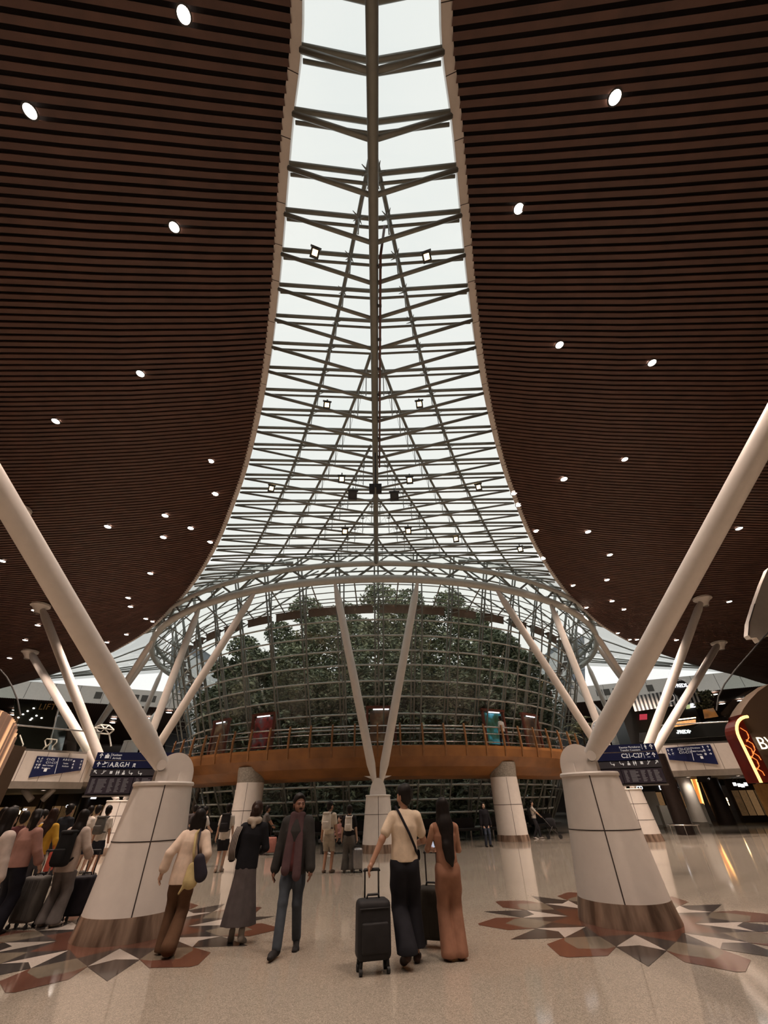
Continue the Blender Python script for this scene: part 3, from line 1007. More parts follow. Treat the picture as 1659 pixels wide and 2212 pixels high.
# ------------------------------------------------------------------ overhead flight signs
def flight_sign(side):
    nm = 'left' if side < 0 else 'right'
    Y = 14.6
    c = at_y(300 if side < 0 else 1375, 1650, Y)
    ang = radians(13) * (-side)
    # nearer at the outer end
    ang = radians(13) if side < 0 else radians(-13)
    d = Vector((cos(ang), sin(ang), 0))
    pl = Pl((c.x - d.x, c.y - d.y), (c.x + d.x, c.y + d.y))
    root = empty('flight_sign', (c.x, c.y, 0))
    tag(root, ('hanging navy gate sign with departure screens by the %s pier, reading %s' % (nm, 'A,B,G,H' if side < 0 else 'C21-C27')), 'sign', 'overhead gate signs')
    L = (205, 390) if side < 0 else (1262, 1418)
    def zrow(y):   # heights measured at the visible outer end
        return pl.at(L[0] if side < 0 else L[1], y).z
    ux = [pl.at(206, 1640).dot(pl.u), pl.at(392, 1640).dot(pl.u)] if side < 0 else [pl.at(1246, 1640).dot(pl.u), pl.at(1425, 1640).dot(pl.u)]
    n0 = pl.A.dot(pl.n)
    def slab(name, z0, z1, th, m, x0=ux[0], x1=ux[1], off=0.0):
        q = pl.u * ((x0 + x1) / 2) + pl.n * (n0 + off - th / 2)
        m1 = MB(); m1.box((q.x, q.y, (z0 + z1) / 2), (x1 - x0, th, z1 - z0), pl.rz)
        return m1.build(name, m, root)
    if side < 0:
        ys = (1625, 1642, 1644, 1660, 1662, 1676, 1679, 1719)
    else:
        ys = (1605, 1621, 1623, 1640, 1642, 1657, 1659, 1694)
    zz = [zrow(y) for y in ys]
    slab('top_board', zz[1], zz[0], 0.12, NAVY)
    slab('gate_board', zz[3], zz[2], 0.12, NAVY)
    slab('pictogram_board', zz[5], zz[4], 0.12, SIGNGREY)
    slab('case', zz[7], zz[0], 0.05, BLACK, off=-0.09)
    slab('trim_rail', zz[7] - 0.03, zz[7] + 0.01, 0.13, SILVER)
    slab('trim_rail', zz[2], zz[1], 0.125, SILVER)
    xm = ux[0] + (ux[1] - ux[0]) * 0.5
    SCR = mat('departure_screen', (0.02, 0.016, 0.02), 0.2, var=0.2, emit=(0.3, 0.2, 0.22, 0.06))
    LINE = mat('departure_text', (0.1, 0.1, 0.1), 0.5, var=0, emit=(0.75, 0.6, 0.6, 0.07))
    for (x0, x1) in ((ux[0] + 0.04, xm - 0.015), (xm + 0.015, ux[1] - 0.04)):
        s1 = slab('screen', zz[7] + 0.04, zz[6], 0.06, SCR, x0, x1, off=-0.01)
        m1 = MB()
        nl = 11
        for i in range(nl):
            z = zz[7] + 0.09 + (zz[6] - zz[7] - 0.14) * i / (nl - 1)
            x = x0 + 0.06
            rnd = random.Random(i * 7 + int(x0 * 10))
            for w in (0.09, 0.22, 0.12, 0.1, 0.14):
                ww = w * rnd.uniform(0.6, 1.0) * (x1 - x0) / 1.0
                if x + ww > x1 - 0.05: break
                q = pl.u * (x + ww / 2) + pl.n * (n0 - 0.006)
                m1.box((q.x, q.y, z), (ww, 0.004, 0.018), pl.rz)
                x += w * (x1 - x0) + 0.06
        m1.build('flight_lines', LINE, s1)
    # posts down to the floor at the outer end and a slim inner one
    for x, w in (((ux[1] - 0.35) if side < 0 else (ux[0] + 0.35), 0.14),):
        q = pl.u * x + pl.n * (n0 - 0.08)
        m1 = MB(); m1.box((q.x, q.y, zz[0] / 2), (w, w, zz[0]), pl.rz); m1.build('post', DARKGREY, root)
    of = 0.015
    if side < 0:
        icon(pl, 'up', 219, 1632, 11, SIGNWHITE, root, of); icon(pl, 'bag', 232, 1633, 12, SIGNWHITE, root, of); icon(pl, 'bar', 240, 1633, 12, SIGNWHITE, root, of)
        plane_text(pl, 243, 1631, 'Ketibaan', 4.4, SIGNWHITE, root, off=of)
        plane_text(pl, 243, 1638, 'Arrivals', 4.4, SIGNWHITE, root, off=of)
        icon(pl, 'up', 213, 1650.5, 11, SIGNWHITE, root, of); icon(pl, 'plane', 226, 1651, 13, SIGNWHITE, root, of); icon(pl, 'bar', 234, 1652, 11, SIGNWHITE, root, of)
        plane_text(pl, 237, 1652, 'A,B,G,H', 9.6, SIGNWHITE, root, off=of, bold=0.002)
        icon(pl, 'bus', 290, 1653, 9, SIGNWHITE, root, of)
        for k, (ic, x) in enumerate((('nw', 206.5), ('step', 224), ('box', 240), ('pair', 254), ('info', 267), ('seat', 282), ('seat', 302))):
            icon(pl, ic, x, 1667.5 + 0.03 * (x - 206), 10, SIGNWHITE, root, of)
    else:
        icon(pl, 'up', 1406, 1612, 11, SIGNWHITE, root, of); icon(pl, 'man', 1394, 1613, 10, SIGNWHITE, root, of); icon(pl, 'bar', 1386, 1613, 11, SIGNWHITE, root, of)
        plane_text(pl, 1383, 1613.2, 'Kaunter Pertukaran', 4.4, SIGNWHITE, root, 'RIGHT', off=of)
        plane_text(pl, 1383, 1619.5, 'Transfer Counters', 4.4, SIGNWHITE, root, 'RIGHT', off=of)
        icon(pl, 'up', 1412, 1630, 11, SIGNWHITE, root, of); icon(pl, 'plane', 1400, 1630.5, 12, SIGNWHITE, root, of); icon(pl, 'bar', 1391, 1632, 11, SIGNWHITE, root, of)
        plane_text(pl, 1342, 1633.5, 'C21-C27', 9.6, SIGNWHITE, root, off=of, bold=0.002)
        for k, (ic, x) in enumerate((('ne', 1418), ('step', 1401), ('box', 1386), ('pair', 1371), ('info', 1358), ('seat', 1343), ('seat', 1323))):
            icon(pl, ic, x, 1646 + 0.055 * (1418 - x) * 0.9, 10, SIGNWHITE, root, of)
    # the second, smaller sign glimpsed behind the bracket
    s2 = empty('gate_sign', (0, 0, 0))
    tag(s2, 'small navy gate sign peeping out beside the %s pier bracket' % nm, 'sign', 'small gate signs')
    p2 = Pl((-6.9, 17.2), (-5.0, 17.2)) if side < 0 else Pl((5.0, 17.2), (7.0, 17.2))
    pix = [(335, 1633), (388, 1635), (388, 1655), (335, 1655)] if side < 0 else [(1235, 1619), (1300, 1614), (1300, 1640), (1235, 1640)]
    flat_poly(p2, pix[::-1], 0.08, 'sign_board', NAVY, s2, 0.02)
    if side < 0:
        plane_text(p2, 341, 1640, 'C1-C6', 6, SIGNWHITE, s2, off=0.03)
    else:
        icon(p2, 'up', 1243, 1626, 9, SIGNWHITE, s2, 0.03); icon(p2, 'plane', 1254, 1625, 9, SIGNWHITE, s2, 0.03)
        plane_text(p2, 1263, 1624, 'C11-C17', 6.5, SIGNWHITE, s2, off=0.03)
    m1 = MB()
    q = p2.at(*( (360, 1655) if side < 0 else (1268, 1640)), -0.05)
    m1.box((q.x, q.y, q.z / 2), (0.08, 0.06, q.z)); m1.build('post', DARKGREY, s2)
flight_sign(-1)
flight_sign(1)

# ------------------------------------------------------------------ clocks
CLOCKF = mat('clock_face', (0.85, 0.85, 0.85), 0.5, var=0, emit=(1, 1, 1, 0.25))
for side, (px, py) in ((-1, (320, 1594)), (1, (1297, 1575))):
    nm = 'left' if side < 0 else 'right'
    c = at_y(px, py, 16.4)
    root = empty('clock', (c.x, c.y, c.z))
    tag(root, 'round white clock showing beside the thick %s strut' % nm, 'clock', 'two round clocks')
    a = radians(20) * -side
    Mx = Matrix.Rotation(a, 3, 'Z') @ Matrix.Rotation(pi / 2, 3, 'X')
    r = 0.26
    m1 = MB(); m1.lathe([(0, -0.12), (r * 0.8, -0.12), (r * 1.15, -0.05), (r * 1.18, 0.02), (r * 1.05, 0.035), (r, 0.02)], c, 36, M=Mx); m1.build('case', WHITE, root, smooth=True, angle=radians(50))
    m1 = MB(); m1.lathe([(0, 0.015), (r, 0.015)], c, 36, M=Mx); m1.build('face', CLOCKF, root)
    m1 = MB()
    for k in range(12):
        t = 2 * pi * k / 12
        q = [Vector((rr * cos(t) - s_ * 0.014 * sin(t), rr * sin(t) + s_ * 0.014 * cos(t), 0.02)) for rr in (r * 0.68, r * 0.92) for s_ in (-1, 1)]
        m1.add([c + Mx @ v for v in q], [(0, 1, 3, 2)])
    m1.build('hour_marks', BLACK, root)
    for t, l in ((radians(150), 0.62), (radians(60), 0.8)):
        m1 = MB()
        q = [Vector((rr * cos(t) - s_ * 0.012 * sin(t), rr * sin(t) + s_ * 0.012 * cos(t), 0.024)) for rr in (-0.04, r * l) for s_ in (-1, 1)]
        m1.add([c + Mx @ v for v in q], [(0, 1, 3, 2)])
        m1.build('hand', BLACK, root)
    m1 = MB(); m1.tube([(c.x, c.y + 0.1, c.z), (c.x, c.y + 0.1, 0)], 0.04, 8); m1.build('post', DARKGREY, root)

# ------------------------------------------------------------------ far side walls and ceilings
NOZ = mat('dark_air_grille', (0.10, 0.09, 0.08), 0.7)
for side in (-1, 1):
    nm = 'left' if side < 0 else 'right'
    if side < 0:
        a, b = at_z(38, 1509, 10.2), at_z(344, 1528, 10.2)
    else:
        a, b = at_z(1284, 1514, 10.2), at_z(1576, 1488, 10.2)
    pl = Pl((a.x, a.y), (b.x, b.y))
    A, B = (a - pl.u * 8, b + pl.u * 5) if side < 0 else (a - pl.u * 5, b + pl.u * 8)
    m1 = MB()
    m1.prism([Vector((A.x, A.y, 10.2)), Vector((B.x, B.y, 10.2)), Vector((B.x, B.y, 11.75)), Vector((A.x, A.y, 11.75))], -pl.n * 0.3)
    w = structure(m1.build('wall_fascia_%s' % nm, WHITE), 'white fascia below the far %s skylight' % nm)
    m1 = MB()
    k = 0
    L = (B - A).length
    while k < L:
        p = A + pl.u * k + pl.n * 0.005
        m1.box((p.x, p.y, 11.0), (0.03, 0.006, 1.45), pl.rz); k += 2.1
    m1.build('panel_joint', GROOVE, w)
    pxs = [(212, 1503), (273, 1507), (292, 1508.5), (312, 1510), (329, 1512)] if side < 0 else [(1295, 1496), (1311, 1494.5), (1331, 1492), (1348, 1490), (1403, 1483)]
    for x, y in pxs:
        q = pl.at(x, y)
        m1 = MB(); m1.box((q.x, q.y, 10.95), (0.62, 0.05, 0.62), pl.rz); m1.build('air_grille', NOZ, w)
    # timber ceiling running back beyond the fascia
    m1 = MB()
    dx = -pl.n
    n = 150
    for i in range(n):
        p = A + pl.u * (L * i / n)
        q = p + dx * 34
        hw = pl.u * (L / n * 0.33)
        m1.add([(p - hw) + Vector((0, 0, 10.2 - p.z)), (p + hw) + Vector((0, 0, 10.2 - p.z)), (q + hw) + Vector((0, 0, 9.9 - q.z)), (q - hw) + Vector((0, 0, 9.9 - q.z))], [(0, 1, 2, 3)])
    m1.cur = 1
    q0, q1 = A + dx * 34, B + dx * 34
    m1.add([(A.x, A.y, 10.3), (B.x, B.y, 10.3), (q1.x, q1.y, 10.1), (q0.x, q0.y, 10.1)], [(0, 1, 2, 3)])
    structure(m1.build('ceiling_far_%s' % nm, [SLAT, BACK]), 'brown timber ceiling beyond the %s fascia' % nm)

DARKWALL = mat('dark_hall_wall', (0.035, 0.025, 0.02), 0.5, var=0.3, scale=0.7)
SIDEWALL = mat('brown_hall_wall', (0.10, 0.06, 0.04), 0.6, var=0.2, scale=0.5)
for nm, c, s in (('wall_left', (-46.2, 30, 6.5), (0.4, 100, 13)), ('wall_right', (46.2, 30, 6.5), (0.4, 100, 13)), ('wall_back', (0, -15.5, 7.6), (92, 0.4, 15.4)),
                 ('wall_far_left', (-33, 76, 5.2), (27, 0.4, 10.4)), ('wall_far_right', (33, 76, 5.2), (27, 0.4, 10.4))):
    m1 = MB(); m1.box(c, s)
    structure(m1.build(nm, SIDEWALL if 'far' not in nm else DARKWALL), 'dim end wall of the hall')
# ------------------------------------------------------------------ ceiling downlights
def downlight(p, r, nrm_z=-1.0):
    root = empty('ceiling_downlight', p)
    m1 = MB(); m1.lathe([(r, 0.0), (r * 1.25, 0.0), (r * 1.25, -0.015), (r, -0.02), (r * 0.95, 0.03)], p, 18)
    m1.build('rim', DARKGREY, root)
    m1 = MB(); m1.lathe([(0, -0.012), (r, -0.008)], p, 18)
    m1.build('lens', LAMP, root)
    return root
LPX = [(398, 32), (66, 240), (377, 490), (304, 806), (121, 909), (456, 995), (465, 1066), (233, 1137), (357, 1113), (412, 1140), (353, 1160), (454, 1170),
       (325, 1238), (5, 1211), (277, 1291), (282, 1310), (315, 1336), (329, 1342), (273, 1370), (231, 1387), (74, 1318), (82, 1350), (55, 1382), (21, 1421)]
RPX = [(1327, 210), (1120, 450), (1208, 744), (1408, 783), (1349, 991), (1218, 1034), (1110, 1065), (1120, 1090), (1270, 1148), (1158, 1146), (1317, 1198), (1174, 1206),
       (1311, 1252), (1238, 1264), (1322, 1298), (1348, 1316), (1267, 1312), (1335, 1367), (1361, 1381), (1376, 1381), (1461, 1382), (1596, 1141), (1575, 1299)]
DESC = {0: 'glowing round downlight nearest the top edge of the %s timber ceiling', 1: 'large glowing downlight second from the top in the %s timber ceiling',
        2: 'glowing downlight third from the top in the %s timber ceiling'}
def spot(p, w, size=1.55, blend=0.75, col=LAMP_COL, rad=0.12):
    ld = bpy.data.lights.new('downlight_lamp', 'SPOT')
    ld.energy = w
    ld.spot_size = size
    ld.spot_blend = blend
    ld.color = col
    ld.shadow_soft_size = rad
    lo = bpy.data.objects.new('downlight_lamp', ld)
    COL.objects.link(lo)
    lo.location = p
    return lo
for lst, nm in ((LPX, 'left'), (RPX, 'right')):
    for i, (x, y) in enumerate(lst):
        p = at_ceiling(x, y)
        p.z = ceil_z(p.x, p.y) - 0.012
        r = 0.125 if y < 1000 else 0.15
        root = downlight(p, r)
        d = DESC.get(i)
        if d:
            tag(root, d % nm, 'ceiling light')
        else:
            tag(root, 'small round glowing downlight set in the %s brown timber ceiling' % nm, 'ceiling light', 'downlights in the %s timber ceiling' % nm)
        lo = spot((p.x, p.y, p.z - 0.1), LAMP_W)
        attach(lo, root)
# matching lamps of the same ceilings behind the camera
for sx in (-1, 1):
    for (x, y) in ((4.5, -3.0), (9.0, -6.0), (5.0, -10.0), (11.0, -1.0), (16.0, 3.0), (22.0, 10.0)):
        p = Vector((sx * x, y, ceil_z(x, y) - 0.012))
        root = downlight(p, 0.17)
        tag(root, 'glowing downlight in the timber ceiling above and behind the viewpoint', 'ceiling light', 'downlights behind the viewpoint')
        attach(spot((p.x, p.y, p.z - 0.1), LAMP_W), root)
# lights under the far ceilings
for side, lst in ((-1, [(301, 1542), (322, 1551), (246, 1552), (243, 1561), (303, 1558), (365, 1539), (122, 1588), (131, 1590), (34, 1534), (29, 1544)]), (1, [(1543, 1500), (1612, 1512), (1599, 1513), (1560, 1520)])):
    nm = 'left' if side < 0 else 'right'
    for (x, y) in lst:
        p = at_z(x, y, 10.0)
        if p.y > 74 or p.y < 20: continue
        root = downlight(p, 0.3)
        tag(root, 'round downlight in the distant timber ceiling beyond the %s white fascia' % nm, 'ceiling light', 'distant downlights on the %s' % nm)

# ------------------------------------------------------------------ floodlights on the skylight struts
def flood(p, lit, aim, label, big=1.0):
    root = empty('flood_light', p)
    tag(root, label, 'floodlight', 'floodlights on the skylight steel' if lit else None)
    p = Vector(p)
    s = 0.115 * big
    f = (CAMP - p); f.z *= 0.6; f.normalize()
    x = f.cross(Vector((0, 0, 1))).normalized()
    z = x.cross(f)
    M = Matrix((x, f, z)).transposed()
    m1 = MB()
    m1.box(p, (s * 2, s * 1.2, s * 2), M=M)
    m1.build('housing', DARKGREY, root)
    m1 = MB(); m1.box(p + f * (s * 0.62), (s * 1.15, s * 0.06, s * 1.2), M=M)
    m1.build('lens', GOLDLAMP if lit else mat('unlit_lens', (0.1, 0.1, 0.1), 0.2), root)
    m1 = MB(); m1.box(p + z * (s * 1.25) - f * (s * 0.2), (s * 2.5, s * 1.6, s * 0.12), M=M)
    m1.build('visor', DARKGREY, root)
    m1 = MB(); m1.tube([p, p + Vector((0, 0, 0.3 * big))], 0.03, 6); m1.build('bracket', DARKGREY, root)
FL = [(680, 547, 'upper left', 1.05), (922, 556, 'upper right', 1.05), (706, 876, 'middle left', 1.1), (906, 874, 'middle right', 1.1), (738, 1036, 'lower left inner', 1.3), (885, 1038, 'lower right inner', 1.3),
      (586, 1056, 'lower left outer', 1.3), (1034, 1053, 'lower right outer', 1.3), (882, 1148, 'lowest right', 1.4), (985, 1165, 'lowest far right', 1.4), (1124, 1187, 'outermost right', 1.4), (745, 1149, 'lowest left', 1.4)]
def strut_point(px, py):
    """the point of the strut plane (between edge and keel) seen at a pixel"""
    d = ray(px, py)
    t = 8.0
    while t < 40:
        p = CAMP + d * t
        e = edge_x(p.y)
        z = KEEL_Z + (edge_z(p.y) - 0.22 - KEEL_Z) * min(1, abs(p.x) / e)
        if p.z > z - 0.12: break
        t += 0.02
    return p
for x, y, nm, b in FL:
    flood(strut_point(x, y), True, None, 'small glowing floodlight clamped to a skylight rib, %s of the ridge tube' % nm, b)
for x, y, nm in ((762, 1071, 'left'), (852, 1073, 'right')):
    flood(strut_point(x, y), False, None, 'unlit grey floodlight beside the ridge tube, %s side' % nm, 1.7)
sp = empty('speaker_cluster', (0, 12.6, 12.7))
tag(sp, 'pair of black box speakers hanging under the ridge tube', 'speaker')
pz = at_y(811, 1056, 11.2)
for s_ in (-1, 1):
    m1 = MB(); m1.box((pz.x + s_ * 0.13, 11.2, pz.z), (0.2, 0.25, 0.3)); m1.build('speaker_box', BLACK, sp)
m1 = MB(); m1.tube([(0, 11.2, pz.z + 0.1), (0, 11.2, KEEL_Z)], 0.03, 6); m1.build('hanger', BLACK, sp)
# red-brown conduit along the ridge tube
cd = empty('conduit_pipe', (0.1, 5, 12.9))
tag(cd, 'thin red-brown conduit pipe clipped along the ridge tube', 'pipe')
m1 = MB(); m1.tube([(0.3, 3.95, 14.3), (0.22, 4.0, 13.25), (0.17, 4.15, 12.86), (0.17, 12, 12.86)], 0.035, 8); m1.build('pipe', mat('red_brown_pipe', (0.13, 0.06, 0.05), 0.5), cd, smooth=True)
for y in np.arange(4.4, 12, 1.0):
    m1 = MB(); m1.box((0.15, float(y), 12.87), (0.12, 0.05, 0.1)); m1.build('clip', DARKGREY, cd)
# ------------------------------------------------------------------ indoor garden seen through the drum
SOIL = mat('garden_soil', (0.03, 0.025, 0.018), 0.9)
m1 = MB(); m1.lathe([(0, 0.02), (12.9, 0.02)], DC, 48)
structure(m1.build('ground_garden', SOIL), 'dark soil of the indoor garden')
BARK = mat('grey_brown_bark', (0.09, 0.07, 0.05), 0.9, var=0.3)
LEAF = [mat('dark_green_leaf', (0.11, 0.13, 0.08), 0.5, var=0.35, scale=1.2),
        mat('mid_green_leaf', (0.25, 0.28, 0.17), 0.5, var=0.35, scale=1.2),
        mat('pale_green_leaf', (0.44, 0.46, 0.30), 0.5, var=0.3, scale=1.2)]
rng = np.random.RandomState(11)
def leaf_cloud(mb, c, rad, n, size, squash=0.8, inside=True):
    """n folded leaves scattered near the surface of an ellipsoid"""
    d = rng.normal(size=(n, 3)); d /= np.linalg.norm(d, axis=1)[:, None]
    rr = (0.45 + 0.6 * rng.rand(n)) ** 0.8
    p = np.array(c) + d * rr[:, None] * np.array([rad, rad, rad * squash])
    if inside:        # nothing grows through the glass
        p = p[(np.hypot(p[:, 0], p[:, 1] - DC.y) < 13.2 + 0.42 * np.minimum(p[:, 2], 14.3) - 0.4) & (p[:, 2] > 0.1)]
        n = len(p)
        if n == 0: return
    a = rng.normal(size=(n, 3)); a[:, 2] *= 0.5; a /= np.linalg.norm(a, axis=1)[:, None]
    b = np.cross(a, rng.normal(size=(n, 3))); b /= np.linalg.norm(b, axis=1)[:, None]
    s = size * (0.6 + 0.8 * rng.rand(n))[:, None]
    nrm = np.cross(a, b)
    v0 = p - a * s; v1 = p + b * s * 0.42 + nrm * s * 0.18; v2 = p + a * s; v3 = p - b * s * 0.42 + nrm * s * 0.18
    V = np.stack([v0, v1, v2, v3], 1).reshape(-1, 3)
    o = len(mb.v)
    mb.v += [tuple(x) for x in V]
    for i in range(n):
        k = o + i * 4
        mb.f.append((k, k + 1, k + 2)); mb.f.append((k, k + 2, k + 3))
    # leaf tones mixed at random; the palest is a highlight put into the colour
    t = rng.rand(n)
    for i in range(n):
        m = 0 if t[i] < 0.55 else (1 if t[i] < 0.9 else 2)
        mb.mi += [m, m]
def tree(x, y, h, r, label, n=2600, low=0.25, group='garden trees inside the drum', size=0.27, shift=0):
    root = empty('garden_tree', (x, y, 0.02))
    tag(root, label, 'tree', group)
    m1 = MB()
    top = Vector((x + rng.uniform(-.4, .4), y, h * 0.72))
    m1.tube([(x, y, 0), (x + rng.uniform(-.2, .2), y, h * 0.3), top], [0.22, 0.15, 0.05], 8)
    m1.build('trunk', BARK, root, smooth=True)
    m2 = MB(); m3 = MB()
    k = 13
    for i in range(k):
        f = i / (k - 1)
        z = h * (low + (1 - low) * f) - 0.6
        w = r * (0.85 + 0.45 * sin(pi * (0.25 + 0.65 * f))) * (1.0 if f < 0.75 else 0.85)
        a = i * 2.4
        c = (x + cos(a) * w * 0.55, y + sin(a) * w * 0.55, z)
        m3.tube([(x, y, max(0.5, z * 0.75)), c], [0.06, 0.015], 5)
        leaf_cloud(m2, c, w * 0.74, n // k, size)
    m3.build('branches', BARK, root)
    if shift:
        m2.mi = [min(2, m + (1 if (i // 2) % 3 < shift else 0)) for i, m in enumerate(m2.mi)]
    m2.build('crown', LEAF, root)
TR = [(505, 1425, 36.5, 2.0), (560, 1398, 37.5, 2.2), (622, 1350, 37.5, 2.3), (690, 1322, 36.5, 2.5), (768, 1312, 36.5, 2.6), (842, 1296, 35.5, 2.7),
      (905, 1283, 36.5, 2.6), (985, 1306, 36.5, 2.4), (1050, 1328, 37.0, 2.1), (1098, 1392, 37.0, 1.9), (1128, 1448, 36.0, 1.8)]
NAMES = ['tree at the far left of the drum garden, low and dark', 'dark broad tree second from the left of the drum garden', 'dark tree third from the left in the drum garden', 'tree left of the white V with a pale lit top',
         'leafy tree just behind the left leg of the white V', 'tall leafy tree at the middle of the drum', 'tallest tree, behind the right leg of the white V', 'bushy dark tree right of the white V',
         'dark tree third from the right in the drum garden', 'tree second from the right of the drum garden', 'low tree at the far right of the drum garden']
for i, (px, py, Y, r) in enumerate(TR):
    q = at_y(px, py, Y)
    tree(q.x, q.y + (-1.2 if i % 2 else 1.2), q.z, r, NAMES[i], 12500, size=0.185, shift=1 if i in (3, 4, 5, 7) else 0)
# lower trees in front
for i, (px, py, Y, r) in enumerate([(470, 1500, 33.0, 1.5), (555, 1470, 32.0, 1.6), (640, 1440, 31.5, 1.7), (715, 1455, 31.0, 1.5), (790, 1430, 30.5, 1.7), (870, 1425, 31, 1.7),
                                    (950, 1440, 31.0, 1.7), (1030, 1460, 32.0, 1.6), (1090, 1490, 33.0, 1.5)]):
    q = at_y(px, py, Y)
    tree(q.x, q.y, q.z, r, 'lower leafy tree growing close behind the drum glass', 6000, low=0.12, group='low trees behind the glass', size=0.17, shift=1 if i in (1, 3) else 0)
for i in range(12):
    x = -9.5 + 19 * i / 11
    tree(x, 44 + 2 * sin(i * 2.1), 10.5 + 1.5 * cos(i * 1.7), 2.5, 'dark tree at the back of the drum garden, mostly hidden', 3000, low=0.1, group='back row of garden trees', size=0.34)
m2 = MB()
for i in range(60):
    a = radians(-75 + 150 * i / 59)
    leaf_cloud(m2, (12.0 * sin(a) * rng.uniform(.8, 1), DC.y - 12.0 * cos(a) * rng.uniform(.86, 1), rng.uniform(0.4, 1.5)), rng.uniform(0.8, 1.3), 170, 0.22)
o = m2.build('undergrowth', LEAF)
tag(o, 'dark leafy undergrowth along the foot of the drum glass', 'plants', None, 'stuff')
# far blocks of the terminal beyond the garden
BLUE = mat('blue_grey_cladding', (0.20, 0.22, 0.25), 0.5, var=0.06, scale=0.3)
LINE_ = mat('pale_cladding_joint', (0.45, 0.47, 0.48), 0.5, var=0)
for side, pix in ((1, [(1118, 1462), (1215, 1383), (1262, 1375), (1268, 1640), (1118, 1640)]), (-1, [(505, 1450), (438, 1404), (372, 1385), (355, 1640), (505, 1640)])):
    Y = 61.0
    pts = [at_y(x, y, Y) for x, y in pix]
    root = empty('building_wing', (pts[0].x, Y, 0))
    tag(root, 'blue grey clad wing with sloping roof seen at the %s of the drum garden' % ('right' if side > 0 else 'left'), 'building', 'terminal wings beyond the garden')
    m1 = MB(); m1.prism(pts, (0, 6, 0)); m1.build('wall', BLUE, root)
    m1 = MB()
    for k in range(11):
        f = k / 10
        a = pts[0].lerp(pts[4], f); b = (pts[1].lerp(Vector((pts[1].x, Y, pts[4].z)), f))
        e = pts[2].lerp(pts[3], f)
        m1.tube([(a.x, Y - 0.06, a.z), (b.x, Y - 0.06, b.z), (e.x, Y - 0.06, e.z)], 0.06, 5)
    m1.build('joint', LINE_, root)
# opposite hall behind the garden
m1 = MB(); m1.box((0, 64, 4.6), (40, 1, 9.2))
tag(m1.build('terminal_block', mat('dark_far_block', (0.06, 0.065, 0.06), 0.6)), 'dark far block of the terminal behind the garden trees', 'building')

# ------------------------------------------------------------------ framed displays and plants on the bridge
def picture_mat(name, stops, scale, bright=0.12):
    m = bpy.data.materials.new(name); m.use_nodes = True
    nt = m.node_tree; b = nt.nodes['Principled BSDF']
    t = nt.nodes.new('ShaderNodeTexCoord'); n = nt.nodes.new('ShaderNodeTexNoise'); n.inputs['Scale'].default_value = scale
    r = nt.nodes.new('ShaderNodeValToRGB')
    r.color_ramp.elements[0].position, r.color_ramp.elements[0].color = stops[0][0], (*stops[0][1], 1)
    r.color_ramp.elements[1].position, r.color_ramp.elements[1].color = stops[-1][0], (*stops[-1][1], 1)
    for p, c in stops[1:-1]:
        e = r.color_ramp.elements.new(p); e.color = (*c, 1)
    nt.links.new(t.outputs['Object'], n.inputs['Vector']); nt.links.new(n.outputs['Fac'], r.inputs['Fac'])
    nt.links.new(r.outputs['Color'], b.inputs['Base Color']); nt.links.new(r.outputs['Color'], b.inputs['Emission Color'])
    b.inputs['Emission Strength'].default_value = bright
    return m
REDFRAME = mat('red_brown_frame', (0.16, 0.045, 0.025), 0.5)
PIC = {'sea': picture_mat('seaside_picture', [(0.35, (0.02, 0.05, 0.02)), (0.5, (0.03, 0.12, 0.10)), (0.6, (0.05, 0.32, 0.45)), (0.75, (0.25, 0.5, 0.6))], 1.6, 0.25),
       'red': picture_mat('red_picture', [(0.35, (0.03, 0.01, 0.01)), (0.5, (0.22, 0.03, 0.025)), (0.62, (0.10, 0.09, 0.10)), (0.75, (0.32, 0.22, 0.16))], 1.8),
       'dim': picture_mat('dim_picture', [(0.35, (0.03, 0.02, 0.015)), (0.55, (0.12, 0.06, 0.03)), (0.75, (0.25, 0.2, 0.12))], 1.8)}
for px, kind, ttl in ((413, 'dim', 'faded poster display in a leaning frame at the left end of the footbridge'), (578, 'red', 'red poster display standing on the left half of the footbridge'),
                      (822, 'dim', 'dim poster display standing behind the base of the white V'), (1062, 'sea', 'blue and green poster display on the right half of the footbridge'),
                      (1208, 'dim', 'tilted poster display near the right end of the footbridge')):
    q = at_y(px, 1575, 26.5)
    a = atan2(q.x, DC.y - q.y)
    c = P(a, 15.9, 0)
    root = empty('display_board', (c.x, c.y, 3.95), a)
    tag(root, ttl, 'display board', 'framed displays on the footbridge')
    t = Vector((cos(a), sin(a), 0)); nn = Vector((sin(a), -cos(a), 0))
    Mx = Matrix((t, -nn, Vector((0, 0, 1)))).transposed()
    for s_ in (-1, 1):
        m1 = MB(); m1.box(c + t * (s_ * 0.78) + Vector((0, 0, 5.0)), (0.13, 0.13, 2.1), M=Mx); m1.build('frame_post', REDFRAME, root)
    m1 = MB(); m1.box(c + Vector((0, 0, 6.02)), (1.75, 0.2, 0.13), M=Mx); m1.build('frame_beam', REDFRAME, root)
    m1 = MB(); m1.box(c + Vector((0, 0, 5.05)) - nn * 0.03, (1.25, 0.05, 1.6), M=Mx); m1.build('picture', PIC[kind], root)
    m1 = MB(); m1.box(c + Vector((0, 0, 5.9)) + nn * 0.08, (0.9, 0.06, 0.05), M=Mx); m1.build('light_bar', mat('cool_lamp_bar', (1, 1, 1), 0.5, var=0, emit=(0.9, 0.95, 1, 2.2)), root)
